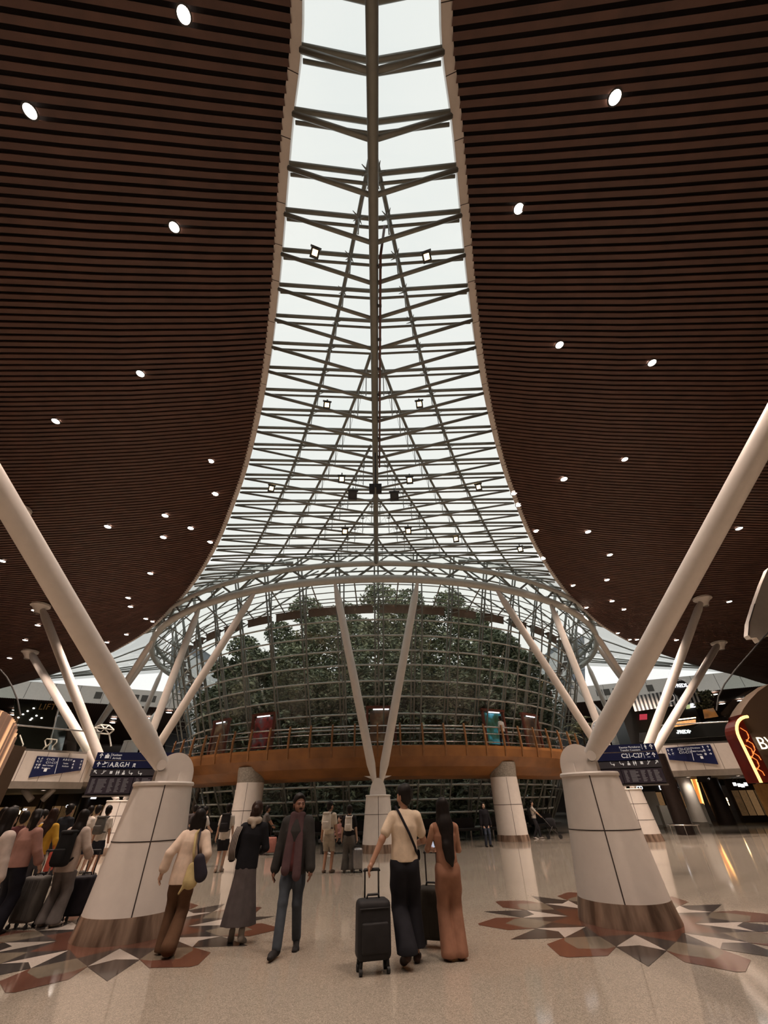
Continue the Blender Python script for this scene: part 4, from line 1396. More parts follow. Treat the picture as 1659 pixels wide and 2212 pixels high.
# potted palms at the right end of the bridge
def palm(x, y, z0, h, label, nf=26):
    root = empty('potted_palm', (x, y, z0)); tag(root, label, 'plant', 'palms at the end of the footbridge')
    m1 = MB(); m1.lathe([(0, 0), (0.25, 0), (0.33, 0.5), (0.29, 0.5), (0.27, 0.44), (0, 0.44)], (x, y, z0), 18); m1.build('pot', DARKGREY, root, smooth=True, angle=radians(40))
    m1 = MB(); m1.tube([(x, y, z0 + 0.4), (x, y, z0 + h * 0.55)], [0.07, 0.05], 7); m1.build('stem', BARK, root)
    m2 = MB()
    for k in range(nf):
        a = k * 2.4; L = h * rng.uniform(0.4, 0.6); el = rng.uniform(0.2, 1.3)
        p0 = Vector((x, y, z0 + h * rng.uniform(0.4, 0.6)))
        d = Vector((cos(a) * cos(el), sin(a) * cos(el), sin(el)))
        prev = None
        for i in range(9):
            t = i / 8
            q = p0 + d * (L * t) + Vector((0, 0, -0.55 * L * t * t))
            if i:
                sidev = Vector((-sin(a), cos(a), 0))
                w = 0.3 * h * 0.35 * (1 - 0.6 * t)
                for s_ in (-1, 1):
                    m2.add([prev, q, q + sidev * (s_ * w) + Vector((0, 0, -0.12)) + d * 0.12], [(0, 1, 2)])
                    m2.mi[-1] = (k + i) % 3
            prev = q
    m2.build('fronds', LEAF, root)
for px, py, Y, h, lb in ((1262, 1600, 30.2, 2.9, 'tall potted palm at the right end of the footbridge'), (1236, 1600, 29.4, 1.7, 'short potted palm left of the tall palm on the footbridge'),
                         (1281, 1602, 30.6, 1.6, 'small potted palm beside the right clock')):
    q = at_y(px, py, Y)
    palm(q.x, q.y, 3.98, h, lb)

# dark benches along the foot of the glass
for k in range(7):
    a = radians(-46 + 92 * k / 6)
    a0, a1 = a - radians(6.4), a + radians(6.4)
    root = empty('bench', P(a, 14.4, 0))
    tag(root, 'low dark curved bench along the foot of the drum glass', 'bench', 'benches along the drum glass')
    arc = [a0 + (a1 - a0) * i / 8 for i in range(9)]
    m1 = MB()
    for (ra, za), (rb, zb) in (((14.1, 0.46), (14.65, 0.46)), ((14.65, 0.46), (14.65, 0.36)), ((14.1, 0.36), (14.1, 0.46)), ((14.65, 0.36), (14.1, 0.36))):
        m1.strip([P(t, ra, za) for t in arc], [P(t, rb, zb) for t in arc])
    m1.build('seat', DARKGREY, root)
    m1 = MB(); m1.strip([P(t, 14.05, 0.45) for t in arc], [P(t, 13.98, 0.9) for t in arc]); m1.strip([P(t, 14.1, 0.9) for t in arc], [P(t, 14.15, 0.45) for t in arc]); m1.build('backrest', BLACK, root)
    for t in (arc[1], arc[-2]):
        m1 = MB(); m1.tube([P(t, 14.4, 0.37), P(t, 14.4, 0)], 0.04, 6); m1.build('leg', SILVER, root)
# ------------------------------------------------------------------ shop pavilions at both edges
BRONZE = mat('bronze_cladding', (0.13, 0.085, 0.055), 0.38, metal=0.35, var=0.12, scale=0.8)
GOLDM = mat('gold_metal', (0.55, 0.30, 0.10), 0.3, metal=0.8, var=0.2)
SHOPTXT = mat('lit_shop_letters', (1, 1, 1), 0.5, var=0, emit=(1.0, 0.88, 0.68, 1.3))
COOLTXT = mat('cool_lit_letters', (1, 1, 1), 0.5, var=0, emit=(0.95, 0.97, 1.0, 1.3))
NEON = mat('orange_neon', (1, 0.5, 0.1), 0.5, var=0, emit=(1.0, 0.55, 0.16, 2.6))
REDBOX = mat('dark_red_lacquer', (0.09, 0.012, 0.008), 0.2, var=0.25, scale=3, emit=(0.5, 0.05, 0.02, 0.02))
FIG = mat('glowing_orange_figure', (1, 0.3, 0.05), 0.5, var=0, emit=(1.0, 0.26, 0.06, 0.9))
PR = Pl((6.0, 12.6), (20.0, 11.4))
pav = empty('shop_pavilion', PR.at(1640, 1760))
tag(pav, 'bronze jewellery shop front with lit letters and orange neon at the right edge', 'shop')
m1 = MB()
wall = [PR.at(x, y) for x, y in ((1602, 1548), (1659, 1452))]
pa, pb = PR.at(1606, 1560), PR.at(1690, 1560)
xa = pa.dot(PR.u)
n0 = PR.A.dot(PR.n)
def prect(name, x0, x1, z0, z1, th, m, off, parent):
    q = PR.u * ((x0 + x1) / 2) + PR.n * (n0 + off - th / 2)
    mm = MB(); mm.box((q.x, q.y, (z0 + z1) / 2), (x1 - x0, th, z1 - z0), PR.rz)
    return mm.build(name, m, parent)
xw = PR.at(1617, 1600).dot(PR.u)
ztop = PR.at(1640, 1470).z
wp = [PR.at(x, y, -0.02) for x, y in ((1599, 1546), (1606, 1531), (1618, 1514), (1637, 1494), (1662, 1477))]
wp = wp + [wp[-1] + PR.u * 9 + Vector((0, 0, 0.8))]
bl, brr = PR.u * xw + PR.n * (n0 - 0.02), PR.u * (xw + 9) + PR.n * (n0 - 0.02)
m1 = MB(); m1.prism([Vector((brr.x, brr.y, 0)), Vector((bl.x, bl.y, 0)), Vector((bl.x, bl.y, wp[0].z - 0.3))] + wp, -PR.n * 0.5)
m1.build('wall', BRONZE, pav)
sx0 = PR.at(1590, 1600).dot(PR.u)
# red sign box with rounded top corner
zt, zb = PR.at(1597, 1550).z, PR.at(1640, 1691).z
x0, x1 = PR.at(1588, 1590).dot(PR.u), xw + 0.05
def bx(x, z, off=0.0):
    q = PR.u * x + PR.n * (n0 + off); return Vector((q.x, q.y, z))
R_ = 0.5
prof = [(x1, zt + 0.06)] + [(x0 + R_ - R_ * sin(pi / 2 * k / 8), zt - R_ + R_ * cos(pi / 2 * k / 8)) for k in range(9)] + [(x0, zb), (x1, zb)]
m1 = MB(); m1.prism([bx(x, z, 0.1) for x, z in prof[::-1]], -PR.n * 0.5); m1.build('sign_box', REDBOX, pav)
m1 = MB(); m1.tube([bx(x, z, 0.13) for x, z in prof[1:-1]], 0.035, 8); m1.build('neon_tube', NEON, pav, smooth=True)
m1 = MB()
for base, sc in ((PR.at(1625, 1615, 0.12), 0.55), (PR.at(1634, 1650, 0.12), 0.5)):
    for k in range(5):
        a = Vector((0, 0, 1)) * 0.26 * sc * (k - 2) + PR.u * (0.12 * sc * ((-1) ** k))
        b = a + Vector((0, 0, 0.34 * sc)) + PR.u * (-0.22 * sc * ((-1) ** k))
        m1.tube([base + a, base + (a + b) / 2 + PR.u * 0.05, base + b], 0.010, 5)
m1.build('glowing_motif', FIG, pav)
prect('corner_pier', x0 + 0.12, x1, 0, zb - 0.02, 0.45, GOLDM, 0.05, pav)
plane_text(PR, 1637, 1607, 'BVLGARI', 27, SHOPTXT, pav, off=0.06, spacing=1.0)
for k in range(6):
    zz = 0.4 + 0.28 * k
    prect('trim_line', xw, xw + 9, zz, zz + 0.02, 0.03, GOLDM, 0.0, pav)
# frameless curved glass screen above the pavilion, both sides
for side in (-1, 1):
    pl = PR if side > 0 else Pl((-20.0, 11.4), (-6.0, 12.6))
    pix = [(1659, 1366), (1625, 1405), (1590, 1445), (1565, 1478), (1552, 1505), (1548, 1535), (1580, 1560), (1659, 1560)] if side > 0 else [(0, 1446), (14, 1462), (27, 1485), (38, 1512), (44, 1545), (20, 1600), (0, 1600)]
    root = empty('glass_screen', pl.at(*pix[0]))
    tag(root, 'frameless glass screen with a curved top edge above the %s shop front' % ('right' if side > 0 else 'left'), 'glass panel', 'curved glass screens')
    pts = [pl.at(x, y, -0.6) for x, y in pix]
    if side > 0:
        pts = [pts[0] + pl.u * 6 + Vector((0, 0, 1.0))] + pts + [pts[-1] + pl.u * 6]
        edge = pts[:7]
    else:
        pts = [pts[0] - pl.u * 6 + Vector((0, 0, 1.0))] + pts + [pts[-1] - pl.u * 6]
        edge = pts[:6]
    m1 = MB(); m1.add(pts, [tuple(range(len(pts)))]); m1.build('glass_pane', RAILG, root)
    m1 = MB(); m1.tube(edge, 0.02, 6); m1.build('edge_trim', DARKGREY, root)
# left gold slatted shop front with rounded top
PLf = Pl((-20.0, 11.4), (-6.0, 12.6))
root = empty('gold_shop', PLf.at(20, 1680))
tag(root, 'shimmering gold slatted shop front with a rounded top at the left edge', 'shop')
xr = PLf.at(31, 1608).dot(PLf.u); zc_ = PLf.at(31, 1608).z; ztp = PLf.at(0, 1552).z
nn0 = PLf.A.dot(PLf.n)
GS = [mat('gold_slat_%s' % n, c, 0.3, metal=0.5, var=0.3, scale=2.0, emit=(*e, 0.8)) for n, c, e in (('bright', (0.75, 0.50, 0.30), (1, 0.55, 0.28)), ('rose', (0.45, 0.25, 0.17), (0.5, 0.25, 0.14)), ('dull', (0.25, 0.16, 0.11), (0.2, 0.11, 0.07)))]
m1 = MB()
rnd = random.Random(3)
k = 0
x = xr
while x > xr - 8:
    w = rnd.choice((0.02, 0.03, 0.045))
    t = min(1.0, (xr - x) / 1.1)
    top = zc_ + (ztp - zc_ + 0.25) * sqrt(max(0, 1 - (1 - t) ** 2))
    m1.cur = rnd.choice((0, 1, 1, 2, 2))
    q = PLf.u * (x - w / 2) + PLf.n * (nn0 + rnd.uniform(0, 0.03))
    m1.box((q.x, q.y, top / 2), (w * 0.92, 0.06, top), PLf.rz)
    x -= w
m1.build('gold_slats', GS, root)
m1 = MB()
q = PLf.u * (xr - 4) + PLf.n * (nn0 - 0.35); m1.box((q.x, q.y, zc_ / 2), (7.9, 0.5, zc_), PLf.rz); m1.build('wall', BRONZE, root)
# white curved bulkhead high on the right
root = empty('bulkhead', (17, 15, 9.0))
pw = Pl((8, 15.6), (22, 15.0))
pix = [(1659, 1228), (1645, 1262), (1630, 1305), (1618, 1345), (1616, 1372), (1622, 1378), (1634, 1377), (1641, 1386), (1659, 1372)]
pts = [pw.at(x, y) for x, y in pix]
pts += [pts[-1] + pw.u * 4 + Vector((0, 0, 0.5)), pts[0] + pw.u * 4 + Vector((0, 0, 2.2))]
m1 = MB(); m1.prism(pts, -pw.n * 0.25); m1.build('shell', WHITE, root)
m1 = MB(); m1.tube([p + pw.n * 0.02 for p in pts[2:5]], 0.02, 5); m1.build('seam', GROOVE, root)
tag(root, 'white curved bulkhead hanging under the ceiling at the right edge', 'bulkhead')

# ------------------------------------------------------------------ upper level right: cafe
cafe = empty('cafe_kiosk', at_y(1440, 1560, 33))
tag(cafe, 'cafe kiosk with black and white striped awning on the right upper level', 'cafe')
PC = Pl((18, 34.5), (34, 32.0))
BW = [mat('awning_white', (0.62, 0.60, 0.57), 0.6), mat('awning_black', (0.02, 0.02, 0.02), 0.6)]
a0, a1 = PC.at(1362, 1506), PC.at(1505, 1483)
b0, b1 = PC.at(1372, 1537, 0.9), PC.at(1517, 1516, 0.9)
m1 = MB()
n = 34
for k in range(n):
    m1.cur = k % 2
    f0, f1 = k / n, (k + 1) / n
    A_, B_ = a0.lerp(a1, f0), a0.lerp(a1, f1)
    C_, D_ = b0.lerp(b1, f1), b0.lerp(b1, f0)
    m1.prism([A_, B_, C_, D_], (0, 0.05, 0.03))
m1.build('striped_awning', BW, cafe)
CAFED = mat('cafe_dark_front', (0.018, 0.018, 0.018), 0.4)
c0, c1 = PC.at(1362, 1600, -0.4), PC.at(1520, 1570, -0.4)
m1 = MB()
m1.prism([Vector((c0.x, c0.y, 3.2)), Vector((c1.x, c1.y, 3.2)), Vector((c1.x, c1.y, a1.z)), Vector((c0.x, c0.y, a0.z))], -PC.n * 2.5)
m1.build('back_wall', CAFED, cafe)
def disc(c, r, th, pl, name, m, parent):
    Mx = Matrix((pl.u, pl.n, Vector((0, 0, 1)))).transposed() @ Matrix.Rotation(pi / 2, 3, 'X')
    mm = MB(); mm.lathe([(0, -th), (r, -th), (r, 0), (0, 0)], c, 36, M=Matrix((pl.u, Vector((0, 0, 1)), -pl.n)).transposed() @ Matrix.Scale(-1, 3, (0, 0, 1)))
    return mm.build(name, m, parent)
c = PC.at(1471, 1487, 0.95)
disc(c, PC.cap(1471, 1468, 20), 0.1, PC, 'round_sign', CAFED, cafe)
plane_text(PC, 1471, 1481, "FREDS", 7.5, COOLTXT, cafe, 'CENTER', off=1.1, spacing=0.9, bold=0.01)
plane_text(PC, 1470, 1469, "SALAD BAR", 3.0, SIGNWHITE, cafe, 'CENTER', off=1.1)
c = PC.at(1447, 1505, 1.02)
disc(c, PC.cap(1447, 1496, 10), 0.05, PC, 'round_badge', SIGNWHITE, cafe)
c = PC.at(1447, 1505, 1.09)
disc(c, PC.cap(1447, 1496, 8), 0.05, PC, 'badge_centre', CAFED, cafe)
for (px, py, w, h, mm, nm) in ((1390, 1549, 16, 12, mat('red_glow_screen', (0.3, 0.02, 0.04), 0.4, emit=(0.8, 0.08, 0.12, 0.5)), 'menu_screen'), (1497, 1523, 11, 12, COOLTXT, 'menu_screen'), (1509, 1519, 12, 11, mat('food_photo', (0.8, 0.6, 0.4), 0.4, emit=(1, 0.75, 0.5, 1.0), var=0.5, scale=8), 'menu_screen'),
                              (1487, 1527, 8, 9, mat('green_menu', (0.5, 0.6, 0.3), 0.4, emit=(0.7, 0.8, 0.4, 0.5), var=0.4, scale=8), 'menu_screen')):
    flat_poly(PC, [(px - w / 2, py + h / 2), (px + w / 2, py + h / 2 - 1), (px + w / 2, py - h / 2 - 1), (px - w / 2, py - h / 2)], 0.06, nm, mm, cafe, -0.2)
# counter with warm lit food display
m1 = MB(); q = PC.at(1470, 1575, 1.2)
m1.box((q.x, q.y, 3.7), (6.4, 0.9, 1.1), PC.rz); m1.build('counter', CAFED, cafe)
WARMF = mat('warm_lit_food', (0.55, 0.3, 0.12), 0.5, var=0.5, scale=9, emit=(1.0, 0.5, 0.2, 0.35))
flat_poly(PC, [(1447, 1572), (1503, 1564), (1503, 1554), (1447, 1561)], 0.15, 'food_display', WARMF, cafe, 1.72)
flat_poly(PC, [(1452, 1557), (1503, 1551), (1503, 1549), (1452, 1555)], 0.05, 'lamp_strip', GOLDLAMP, cafe, 1.7)
# dark glazed front of the cafe terrace with its name
PF = MEZ[1]
terr = empty('cafe_barrier', PF.at(1470, 1600))
tag(terr, 'dark barrier of the cafe terrace lettered in white above the right parapet', 'barrier')
flat_poly(PF, [(1382, 1602), (1592, 1588), (1585, 1562), (1530, 1556), (1500, 1571), (1382, 1583)], 0.08, 'dark_panel', CAFED, terr, -0.5)
plane_text(PF, 1477, 1581, "FREDS", 7.5, COOLTXT, terr, 'CENTER', off=-0.45, spacing=0.92, bold=0.012)
icon(PF, 'box', 1463, 1583.5, 5, COOLTXT, terr, -0.45); icon(PF, 'box', 1491, 1579, 5, COOLTXT, terr, -0.45)
# poster with an orange flower
po = empty('poster_stand', PC.at(1535, 1560, 1.0))
tag(po, 'poster of an orange blossom standing right of the striped cafe', 'poster')
flat_poly(PC, [(1523, 1552), (1552, 1548), (1541, 1529), (1519, 1533)], 0.08, 'poster', picture_mat('blossom_poster', [(0.35, (0.12, 0.06, 0.03)), (0.55, (0.5, 0.22, 0.06)), (0.75, (0.4, 0.3, 0.22))], 0.9, 0.2), po, 1.2)
hedge = empty('green_wall', PC.at(1510, 1520))
tag(hedge, 'dark green planted wall panel right of the striped awning', 'plant')
flat_poly(PC, [(1508, 1530), (1536, 1524), (1531, 1493), (1502, 1499)], 0.3, 'backing', mat('hedge_backing', (0.01, 0.018, 0.008), 0.8), hedge, 0.3)
m2 = MB()
for i in range(40):
    q = PC.at(rng.uniform(1506, 1533), rng.uniform(1496, 1526), 0.35)
    leaf_cloud(m2, (q.x, q.y, q.z), 0.3, 22, 0.11, inside=False)
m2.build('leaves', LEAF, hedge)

# ------------------------------------------------------------------ upper level left: lift shaft and wire sculpture
PLL = Pl((-34, 30.0), (-22, 32.0))
lift = empty('lift_shaft', PLL.at(80, 1600))
tag(lift, 'dark glass lift shaft on the left upper level with gold lettering', 'lift')
pix = [(30, 1640), (98, 1640), (128, 1523), (70, 1512), (30, 1510)]
flat_poly(PLL, pix, 2.0, 'glass_case', mat('dark_smoked_glass', (0.015, 0.017, 0.014), 0.06, spec=0.9, var=0.3), lift, 0)
plane_text(PLL, 84, 1527, 'LIFT', 13, mat('gold_letters', (0.22, 0.13, 0.05), 0.4, emit=(0.6, 0.34, 0.1, 0.03)), lift, off=0.03, spacing=1.1)
m1 = MB()
m1.tube([PLL.at(99, 1636, 0.03), PLL.at(128, 1525, 0.03)], 0.05, 6)
m1.build('corner_trim', SILVER, lift)
for (x, y) in ((73, 1530), (60, 1536), (90, 1551), (69, 1552), (79, 1546), (50, 1543), (40, 1550), (66, 1555)):
    q = PLL.at(x, y, 0.02)
    root = empty('spot_lamp', q)
    tag(root, 'tiny bright point lamp shining on the dark left lift shaft', 'lamp', 'point lamps on the lift shaft')
    m1 = MB(); m1.lathe([(0, 0), (0.04, 0.0), (0.04, 0.05), (0, 0.05)], q, 10, M=Matrix.Rotation(pi / 2, 3, 'X')); m1.build('bulb', LAMP, root)
wr = empty('wire_sculpture', at_y(222, 1600, 27))
tag(wr, 'pale wire polyhedron sculpture on the left upper level behind the strut', 'sculpture')
m1 = MB()
W_ = Pl((-22, 27), (-16, 27))
hexa = [W_.at(x, y) for x, y in ((205, 1572), (218, 1566), (236, 1567), (246, 1577), (236, 1586), (215, 1584))]
for i in range(6):
    m1.tube([hexa[i], hexa[(i + 1) % 6]], 0.045, 6)
    m1.tube([hexa[i], W_.at(226, 1574, 0.4)], 0.03, 6)
m1.tube([hexa[4], W_.at(240, 1612)], 0.04, 6); m1.tube([hexa[5], W_.at(212, 1612)], 0.04, 6)
m1.build('wire_frame', TUBE_PALE, wr)
bt = empty('bent_tube_rack', at_y(110, 1612, 24))
tag(bt, 'bent white tube rack behind the left glass balustrade', 'rack')
W2 = Pl((-22, 24.5), (-16, 24.5))
m1 = MB()
for ln in (((88, 1625), (99, 1611), (97, 1600), (101, 1596), (123, 1598), (122, 1604), (114, 1612), (112, 1622)), ((97, 1615), (111, 1604), (112, 1598)), ((45, 1620), (50, 1608), (47, 1600), (43, 1588))):
    m1.tube([W2.at(x, y) for x, y in ln], 0.03, 6)
m1.build('tubes', WHITE, bt)

# ------------------------------------------------------------------ ground floor left: dark shop hall
def column(x, y, r, h, m, label, cat='column', grp=None, band=None, name='round_column'):
    root = empty(name, (x, y, 0)); tag(root, label, cat, grp)
    m1 = MB(); m1.lathe([(r, 0), (r, h)], (x, y, 0), 28); m1.build('shaft', m, root, smooth=True)
    if band:
        m1 = MB(); m1.lathe([(r + 0.02, 0), (r + 0.02, 0.28), (r, 0.29)], (x, y, 0), 28); m1.build('base_band', band, root, smooth=True, angle=radians(40))
    return root
DCOL = mat('black_brown_column', (0.022, 0.014, 0.012), 0.35, var=0.3)
rc = column(16.17, 26.4, 0.42, 3.6, DCOL, 'black round column with a low steel guard rail, right hall', name='round_column')
m1 = MB()
ring = [(16.17 + 0.72 * cos(2 * pi * k / 24), 26.4 + 0.72 * sin(2 * pi * k / 24), 0.42) for k in range(24)]
m1.tube(ring, 0.03, 6, closed=True)
for k in range(0, 24, 4):
    m1.tube([ring[k], (ring[k][0], ring[k][1], 0)], 0.022, 5)
m1.build('guard_rail', SILVER, rc)
q = at_z(1572, 1782, 0)
column(q.x, q.y, 0.55, 3.4, DCOL, 'second black column farther back in the right hall')
q = at_z(1552, 1790, 0)
column(q.x, q.y + 1.5, 0.42, 2.9, WHITE, 'pale grey round column left of the second black column', band=SOFFIT)
for px, py, lb in ((160, 1815, 'black column behind the crowd, nearest the left flight sign'), (75, 1815, 'broad black column farther left behind the crowd')):
    q = at_z(px, py, 0)
    column(q.x, q.y, 0.5, 3.2, DCOL, lb)
def shop(pl, px0, px1, pytop, body, tx, ty, cap_px, label, warm=True, n=5, cat='shop', letters=COOLTXT):
    root = empty('shop_unit', pl.at((px0 + px1) / 2, 1800)); tag(root, label, cat)
    A_, B_ = pl.at(px0, pytop), pl.at(px1, pytop)
    z1 = 3.05
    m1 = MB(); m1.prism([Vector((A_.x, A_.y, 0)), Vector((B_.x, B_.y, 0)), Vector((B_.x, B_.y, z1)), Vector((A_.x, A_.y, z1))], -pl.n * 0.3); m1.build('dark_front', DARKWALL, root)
    rnd = random.Random(int(px0) + 5)
    L = (B_ - A_).length
    for k in range(n):
        f = (k + 0.5) / n
        c = A_.lerp(B_, f)
        w = L / n * 0.8
        m1 = MB(); m1.box((c.x + pl.n.x * 0.03, c.y + pl.n.y * 0.03, 1.15), (w, 0.08, 1.5), pl.rz)
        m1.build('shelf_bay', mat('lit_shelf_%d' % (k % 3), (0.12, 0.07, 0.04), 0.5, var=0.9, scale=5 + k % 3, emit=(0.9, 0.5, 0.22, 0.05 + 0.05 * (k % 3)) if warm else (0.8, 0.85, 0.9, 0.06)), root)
    if body:
        plane_text(pl, tx, ty, body, cap_px, letters, root, off=0.12, bold=0.006)
    return root
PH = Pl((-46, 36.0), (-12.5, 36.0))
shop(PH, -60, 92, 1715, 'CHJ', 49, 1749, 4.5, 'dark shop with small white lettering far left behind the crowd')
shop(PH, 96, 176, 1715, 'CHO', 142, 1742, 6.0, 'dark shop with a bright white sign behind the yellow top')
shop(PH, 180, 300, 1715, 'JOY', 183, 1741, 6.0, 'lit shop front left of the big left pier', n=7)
lb = empty('light_panel', PH.at(148, 1702)); tag(lb, 'bright row of ceiling lamps in the left shop hall', 'lamp')
for k in range(5):
    flat_poly(PH, [(136 + k * 5, 1707), (139 + k * 5, 1707), (139.5 + k * 5, 1700), (136.5 + k * 5, 1700)], 0.05, 'lamp_cell', COOLTXT, lb, 6.0)
# slanted white struts under the left slab
for (x0, y0, x1, y1, lb_) in ((52, 1704, 68, 1728, 'short white slanting strut under the left slab, far end'), (118, 1702, 92, 1728, 'short white slanting strut under the left slab by the lamps')):
    Wp = Pl((-30, 27), (-10, 27))
    root = empty('slab_strut', Wp.at(x1, y1)); tag(root, lb_, 'strut')
    m1 = MB(); p0, p1 = Wp.at(x0, y0), Wp.at(x1, y1)
    m1.tube([(p0.x, p0.y, 2.62), p1], 0.15, 14); m1.build('tube', WHITE, root, smooth=True)
# ------------------------------------------------------------------ ground floor right hall
PRH = Pl((12.5, 36.0), (46, 36.0))
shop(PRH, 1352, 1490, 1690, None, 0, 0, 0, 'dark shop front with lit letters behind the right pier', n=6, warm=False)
sg = empty('shop_sign', PRH.at(1440, 1705)); tag(sg, 'glowing white shop lettering hung under the right slab', 'sign')
q0, q1 = PRH.at(1366, 1701, 3), PRH.at(1470, 1697, 3)
m1 = MB(); m1.box(((q0.x + q1.x) / 2, q0.y, q0.z), ((q1 - q0).length, 0.06, 0.5)); m1.build('sign_bar', BLACK, sg)
plane_text(PRH, 1375, 1702, 'CO', 7, COOLTXT, sg, off=3.08, bold=0.012)
for ch_, x_, y_ in (('D', 1424, 1702), ('I', 1436, 1700.5), ('O', 1445, 1699), ('R', 1457, 1697)):
    plane_text(PRH, x_, y_, ch_, 8, COOLTXT, sg, off=3.08, bold=0.012)
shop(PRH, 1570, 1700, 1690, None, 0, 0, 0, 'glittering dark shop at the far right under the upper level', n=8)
GREYP = mat('pale_grey_partition', (0.42, 0.41, 0.38), 0.35, var=0.04)
for pix, lb_, Y in (([(1394, 1786), (1442, 1786), (1424, 1702), (1388, 1702)], 'tall pale grey partition wall behind the right pier', 33.0), ([(1440, 1788), (1480, 1788), (1468, 1740), (1428, 1740)], 'pale grey partition left of the black column', 31.0),
                    ([(1478, 1784), (1512, 1784), (1498, 1745), (1466, 1745)], 'low white counter right of the black column', 32.0), ([(1512, 1784), (1540, 1784), (1524, 1736), (1494, 1736)], 'low grey green counter with a dark handle', 33.0)):
    pl = Pl((10, Y), (40, Y))
    pts = [pl.at(x, y) for x, y in pix]
    xa_, xb_ = pts[0].x, pts[1].x
    h = max(p.z for p in pts)
    root = empty('partition', ((xa_ + xb_) / 2, Y, 0)); tag(root, lb_, 'partition')
    m1 = MB(); m1.box(((xa_ + xb_) / 2, Y + 0.15, h / 2 + 0.06), (xb_ - xa_, 0.3, h - 0.12)); m1.build('panel', GREYP, root)
    m1 = MB(); m1.box(((xa_ + xb_) / 2, Y + 0.15, 0.06), (xb_ - xa_ + 0.02, 0.34, 0.12)); m1.build('plinth', SOFFIT, root)
    m1 = MB(); m1.box((xa_ + (xb_ - xa_) * 0.45, Y - 0.01, h / 2), (0.02, 0.02, h - 0.1)); m1.build('joint', GROOVE, root)
pl = Pl((10, 35), (40, 35))
ol = empty('light_column', pl.at(1516, 1740)); tag(ol, 'orange glowing light column under the right slab', 'lamp')
m1 = MB(); m1.prism([pl.at(x, y) for x, y in ((1508, 1738), (1521, 1738), (1503, 1673), (1488, 1675))], (0, 0.3, 0)); m1.build('amber_panel', mat('amber_panel', (0.5, 0.2, 0.05), 0.4, var=0.3, emit=(1.0, 0.36, 0.08, 0.6)), ol)
for (a, b) in (((1509, 1738), (1490, 1675)), ((1520, 1738), (1501, 1673))):
    m1 = MB(); m1.tube([pl.at(*a, 0.05), pl.at(*b, 0.05)], 0.05, 8); m1.build('light_tube', NEON, ol)
# small direction sign hung on the second black column
ds = empty('direction_sign', pl.at(1525, 1683)); tag(ds, 'small black direction sign with a white arrow under the right slab', 'sign')
p3 = Pl((10, 29), (40, 29))
flat_poly(p3, [(1508, 1690), (1538, 1688), (1534, 1672), (1506, 1674)], 0.08, 'board', BLACK, ds)
icon(p3, 'right', 1531, 1682, 7, SIGNWHITE, ds, 0.01)
m1 = MB(); q = p3.at(1521, 1673); m1.tube([(q.x, q.y + 0.04, q.z), (q.x, q.y + 0.04, 2.62)], 0.03, 6); m1.build('hanger', BLACK, ds)
# little glints of shop lamps
for i, (x, y, Y) in enumerate(((1587, 1694, 34), (1597, 1696, 34), (1604, 1697, 34), (1611, 1694, 34), (1568, 1727, 34.5), (1571, 1736, 34.5), (40, 1755, 34.5), (30, 1770, 34.5), (182, 1757, 35), (179, 1765, 35), (200, 1722, 34), (205, 1722, 34))):
    pl_ = Pl((-40, Y), (40, Y)); q = pl_.at(x, y)
    root = empty('shop_lamp', q); tag(root, 'small bright shop lamp under the %s slab' % ('right' if x > 800 else 'left'), 'lamp', 'small shop lamps on the %s' % ('right' if x > 800 else 'left'))
    m1 = MB(); m1.lathe([(0, -0.1), (0.1, -0.1), (0.1, 0.1), (0, 0.1)], q, 10); m1.build('bulb', COOLTXT if i < 4 or i > 9 else GOLDLAMP, root)
    m1 = MB(); m1.tube([q, (q.x, q.y, 2.64)], 0.012, 5); m1.build('stem', BLACK, root)
# fill lamps added under the upper level slabs to brighten the halls
for (x, y, w) in ((18.5, 29.5, 55), (20.5, 31.0, 60), (23.5, 30.5, 60), (27.5, 30.0, 45), (24, 34, 35), (-20, 29, 16), (-26, 28, 14)):
    root = empty('slab_fill_lamp', (x, y, 2.6))
    tag(root, 'round fill lamp added to the underside of the %s upper level' % ('right' if x > 0 else 'left'), 'ceiling light', 'added fill lamps under the %s slab' % ('right' if x > 0 else 'left'))
    m1 = MB(); m1.lathe([(0.1, 0.0), (0.14, 0.0), (0.14, 0.02)], (x, y, 2.595), 16); m1.build('rim', DARKGREY, root)
    m1 = MB(); m1.lathe([(0, 0), (0.1, 0)], (x, y, 2.6), 16); m1.build('lens', LAMP, root)
    attach(spot((x, y, 2.56), w, size=2.6, col=(1, 0.86, 0.72), rad=0.08), root)
